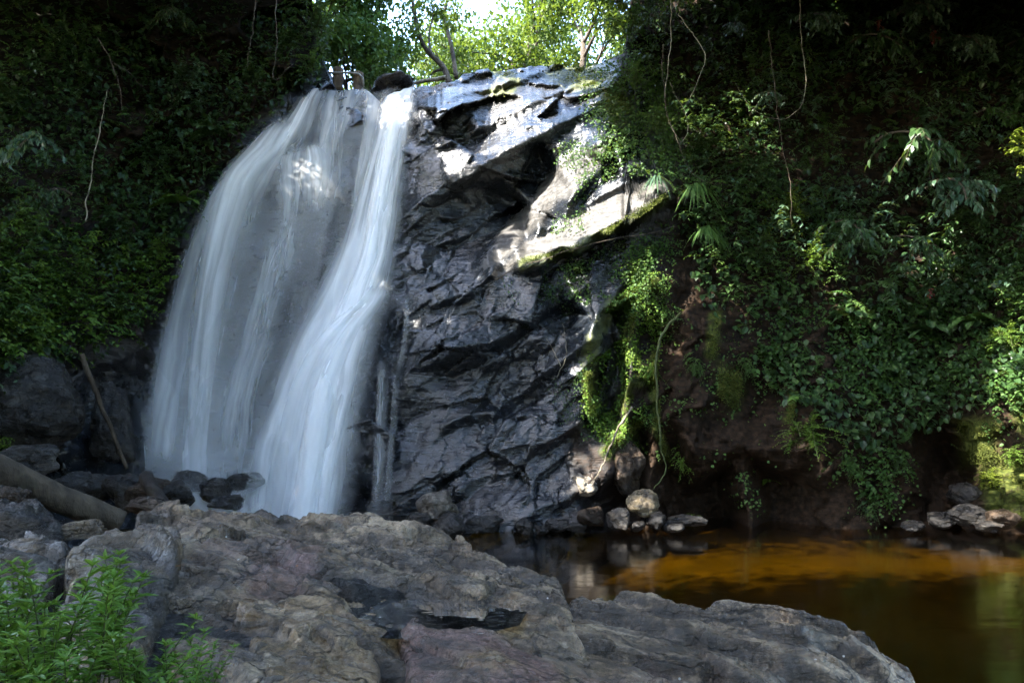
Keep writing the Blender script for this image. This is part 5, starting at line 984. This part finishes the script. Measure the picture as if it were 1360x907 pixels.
# the crooked open tree in the sky gap
def crooked():
    Y = 22.5; root = empty('tree', ground(596, Y), 'crooked thin tree with curving bare limbs in the bright sky gap', 'tree', T3); b = np.array(root.location); g = Geo(); c = Geo(); rng = np.random.default_rng(21)
    def L(pp, r0, r1): C = catmull([tuple(ray(x, y, Y+dz)) for x, y, dz in pp], 24)-b; g.tube(C, np.linspace(r0, r1, 24), 7); return C
    a1 = L([(597,112,0),(590,92,0),(580,80,-.1),(566,66,-.3),(556,45,-.5),(550,15,-.7),(545,-15,-.8)], .11, .04); a2 = L([(576,76,0),(571,66,.2),(570,45,.4),(575,20,.5),(572,-8,.6)], .05, .02)
    a3 = L([(606,104,.3),(601,70,.4),(594,40,.5),(590,22,.6),(596,-10,.7)], .08, .04); a4 = L([(590,92,0),(578,95,.2),(572,100,.2)], .05, .03)
    ctr = [a1[-1], a1[-5], a1[-8], a2[-1], a2[-6], a3[-1], a3[-4], a3[-8]]+[ray(x, y, Y+rng.uniform(-1, 1))-b for x, y in ((545,30),(555,8),(580,10),(600,30),(612,15),(560,-10),(590,-15),(548,75),(610,70),(535,10))]
    leafclouds(c, rng, ctr, .5, 110, .12); link('trunk', g.mesh('trunk', True), MAT['bark'], root); link('crown', c.mesh('crown'), MAT['leaf_far'], root)
crooked()
# bushes along the top edge
for k, (px, Y, sc, lab) in enumerate([(640, 21.5, 1.3, 'bright bush at the top edge of the dark cliff'), (715, 21.5, 1.3, 'lime bush behind the top rock below the yellow-green tree'), (775, 20.5, 1.3, 'sunny bush behind the mossy right shoulder of the cliff'), (600, 24, 1.2, 'small bush at the foot of the crooked thin tree'), (535, 21.5, 1.0, 'green bush behind the notch of the waterfall lip')]):
    plant('lime' if k != 4 else 'broad2', ground(px, Y), sc, .3*k, lab, 'bush', 'bush', 'bushes along the top of the fall')

# ------------------------------------------------------------------ unseen leaf layers added to shade the gorge, gaps cut where sun should land
def canopy():
    rng = np.random.default_rng(5)
    def box(n, x, y, z): return np.stack([rng.uniform(*x, n), rng.uniform(*y, n), rng.uniform(*z, n)], -1)
    P = np.concatenate([box(84000, (-19, 17), (-11, 22), (12.6, 16.5)), box(16000, (9, 17), (-2, 24), (11, 13))])
    P[:, 2] += .45*np.maximum(P[:, 1]-14, 0)
    # uneven openings shaped to let skylight reach the foreground, the fall and right bank
    q = fbm(P*np.array([.3, .3, .1]), 4, 9); gap = np.minimum(np.hypot((P[:, 0]-.6)/4.6, (P[:, 1]-2.5)/5.2), np.minimum(np.hypot((P[:, 0]+4.)/2.9, (P[:, 1]-14.)/3.3), np.hypot((P[:, 0]-7.2)/2.1, (P[:, 1]-8.)/3.2)))+.3*q; keep = (rng.random(len(P)) < smooth(.85, 1.1, gap)) & (P[:, 2]-.6*q < 17.5+.45*np.maximum(P[:, 1]-14, 0)); keep &= ~((P[:, 1] > 17.5) & (P[:, 0] > -4.9) & (P[:, 0] < 5)); P = P[keep]
    holes = np.ones(len(P))
    for px, py, Y, r in SHAFTS:  # cuts a gap along the sun ray of each spot meant to be lit
        o = ray(px, py, Y); v = P-o; s = v@SUN; d = np.linalg.norm(v-s[:, None]*SUN, axis=1); j = 1.3*r*(1+.4*fbm(P*1.1, 3, 19)); holes = np.minimum(holes, smooth(j*.8, j*1.2, d))
    dmin = np.full(len(P), 9.)
    def axis_d(Q, L=SHAFTS3):
        m_ = np.full(len(Q), 9.)
        for x, y, z, r in L: v = Q-np.array([x, y, z]); t_ = v@SUN; m_ = np.minimum(m_, np.linalg.norm(v-t_[:, None]*SUN, axis=1)/r)
        return m_
    holes = np.where((axis_d(P) < 1.6) | (axis_d(P, FALL) < 1.5), 0, holes)
    # keep out of the picture: nothing hangs below the top of the frame
    vis = (P[:, 1] > 0) & (P[:, 2] < EYE+(HZ+12)/FOC*P[:, 1]+.4)
    P = P[(rng.random(len(P)) < holes) & ~vis]; m = len(P)
    g = Geo(); sz = rng.uniform(.35, .75, m); g.leaves(P, rvec(rng, m)*np.array([1, 1, .4]), rng.normal(0, .35, (m, 3))+np.array([0, 0, 1.]), sz, sz*.42, rng.random(m), 'card')
    # small leaves thinning towards the gap middles, added to soften the sun patches
    Q = np.concatenate([np.array([x, y, z])+SUN*((14-z)/SUN[2])+rng.uniform(-2.2, 2.2, (15000, 3))*np.array([1.2, 1.2, .3]) for x, y, z, r in SHAFTS3+FALL]); a_ = axis_d(Q); b_ = axis_d(Q, FALL); Q = Q[rng.random(len(Q)) < np.where(a_ < 1.75, np.minimum(1, -np.log(1.0001-smooth(.2, 1.65, a_))/11), np.where(b_ < 1.65, .2+np.minimum(.8, -np.log(1.0001-smooth(.0, 1.4, b_))/4), 0))]; m = len(Q); sz = rng.uniform(.09, .17, m); g.leaves(Q, rvec(rng, m)*np.array([1, 1, .4]), rng.normal(0, .35, (m, 3))+np.array([0, 0, 1.]), sz, sz*.42, rng.random(m), 'card')
    props(link('shade_canopy', g.mesh('shade_canopy'), MAT['leaf_mid']), 'unseen leaf layer added over the gorge to shade it, with gaps for the sun', 'canopy', None, 'stuff')
    n = 9000; P = np.concatenate([box(n, (-16, 16), (-13, -9), (0, 12)), box(n//2, (-20, -15), (-9, 6), (0, 14)), box(n//2, (14, 20), (-9, 8), (0, 14))]); m = len(P); g = Geo(); sz = rng.uniform(.4, .8, m)  # leaf walls added behind and beside the camera to hold back low skylight
    g.leaves(P, rvec(rng, m)+np.array([0, 0, -.4]), rng.normal(0, .5, (m, 3))+np.array([0, .6, .6]), sz, sz*.42, rng.random(m), 'card')
    props(link('leaf_screen', g.mesh('leaf_screen'), MAT['leaf_dark']), 'unseen leaf screen added on the camera side to block low skylight', 'forest', None, 'stuff')
SHAFTS = [(700,130,17.5,.75),(655,205,16.8,.5),(765,105,18,.6),(612,240,16,.4),(775,215,15.6,.6),(740,240,15.6,.6),(700,295,15.3,.6),(670,325,15.2,.5),(865,255,14.6,.7),(835,268,14.6,.7),(775,300,14.8,.7),(715,335,14.9,.6),(790,335,14.2,.3),
 (860,385,14.3,.5),(800,440,14.2,.42),(782,510,14,.4),(838,508,14,.35),(815,580,13.9,.45),(780,640,13.4,.5),(855,668,13.2,.3),
 (1345,190,13,.6),(1350,440,13.4,.6),(1350,520,13.2,.6),(1295,590,13.7,.4),(1340,650,13.1,.55),(1055,300,15,.5),(1070,575,13.6,.5),(880,60,16,.5),(1210,190,14.6,.55),(1110,350,14.5,.35),(815,40,16,.35),(920,20,16,.4),(960,60,16,.35),(1180,250,15,.6)]
SHAFTS3 = [(2.9+.8*k, 12.2-.04*k, -.38, .75+.65*math.sin(math.pi*(k+.6)/9.5)) for k in range(9)]
FALL = [(*ray(418, 236, 16.2), .42), (*ray(528, 150, 17.3), .7)]
canopy()

# ------------------------------------------------------------------ the leafy bush in front
def weed(seed, H, n):
    rng = np.random.default_rng(seed); gs, gl = Geo(), Geo(); t = np.linspace(0, 1, 9)
    for k in range(n):
        a = rng.uniform(0, 6.28); e = rng.uniform(.0, .55); h = H*rng.uniform(.6, 1.05); C = h*t[:, None]*np.array([math.sin(e)*math.cos(a), math.sin(e)*math.sin(a), math.cos(e)])+h*.12*(t[:, None]**2)*np.array([math.cos(a), math.sin(a), 0])+np.array([rng.normal(0, .03), rng.normal(0, .03), 0])
        gs.tube(C, np.linspace(.004, .0018, 9), 5)
        for (s, cnt) in [(u, 3) for u in np.arange(.22, .98, .085)]+[(1., 7)]:
            p = np.array([np.interp(s, t, C[:, j]) for j in range(3)]); ph = rng.uniform(0, 6.28); th = ph+np.arange(cnt)*6.283/cnt+rng.normal(0, .25, cnt); el = rng.normal(.35 if s < 1 else .6, .25, cnt)
            D = np.stack([np.cos(th)*np.cos(el), np.sin(th)*np.cos(el), np.sin(el)], -1); sz = rng.uniform(.05, .085, cnt)*(1.05 if s < .9 else .8)
            gl.leaves(np.repeat(p[None], cnt, 0), D, np.array([0, 0, 1.])+rng.normal(0, .15, (cnt, 3)), sz, sz*.15, np.clip(rng.normal(.35+.4*s, .15, cnt), 0, 1))
    return gl.mesh('foliage'), gs.mesh('stem')
WP = [weed(60+k, .42, 7) for k in range(4)]
for k, (px, py, Y, sc, lab) in enumerate([
 (30, 905, 2.75, 1.0, 'leafy green weed in the bottom left corner'), (75, 880, 2.95, 1.05, 'tallest leafy weed of the clump at lower left, with a yellowing leaf'), (130, 895, 2.85, 1.0, 'leafy weed right of the tallest one in the clump'),
 (140, 850, 3.2, .95, 'weed with dark stems at the back of the clump, against the dark boulder'), (190, 915, 2.8, .75, 'bushy low weed in the middle of the clump at lower left'), (240, 930, 2.7, .65, 'small weed at the right side of the clump in front of the grey ledge'),
 (-15, 880, 3.0, 1.0, 'leafy weed cut by the left edge of the photo'), (20, 850, 3.3, .9, 'weed at the back left of the clump near the wet ledge'), (90, 940, 2.6, .8, 'front weed with glossy leaves at the bottom edge'), (265, 905, 2.9, .5, 'little weed farthest right, at the foot of the ochre boulder'), (50, 945, 2.55, .8, 'low weed at the bottom edge left of the glossy one'), (170, 950, 2.6, .75, 'low weed at the bottom edge under the bushy one')]):
    r = empty('weed', pt(px, py+25, Y), lab, 'weed', 'leafy weeds at the lower left', k*1.9, sc*1.15); lf, st = WP[k % 4]; link('foliage', lf, MAT['weed'], r); link('stem', st, MAT['stem'], r)

# ------------------------------------------------------------------ fallen leaves on the rocks
def dead_leaf(px, py, Y, L, rz, lab):
    g = Geo(); g.leaves(np.array([[0, 0, 0.]]), np.array([[1., 0, .15]]), np.array([[0, .2, 1.]]), L, L*.28, .6); o = link('fallen_leaf', g.mesh('fallen_leaf'), MAT['leaf_dead']); o.location = pt(px, py, Y); o.rotation_euler = (0, 0, rz); props(o, lab, 'leaf', 'fallen leaves on the rocks')
for a in [(463, 696, 7.6, .13, .4, 'orange brown fallen leaf on the back of the long ledge'), (300, 838, 4.2, .05, 1.2, 'tiny pale fallen leaf on the ledge beside the ochre boulder'), (395, 752, 5.6, .05, 2.2, 'tiny pale fallen leaf above the purple patch of the ledge'), (232, 752, 4.7, .06, .3, 'small pale fallen leaf on the dark flat topped boulder')]: dead_leaf(*a)
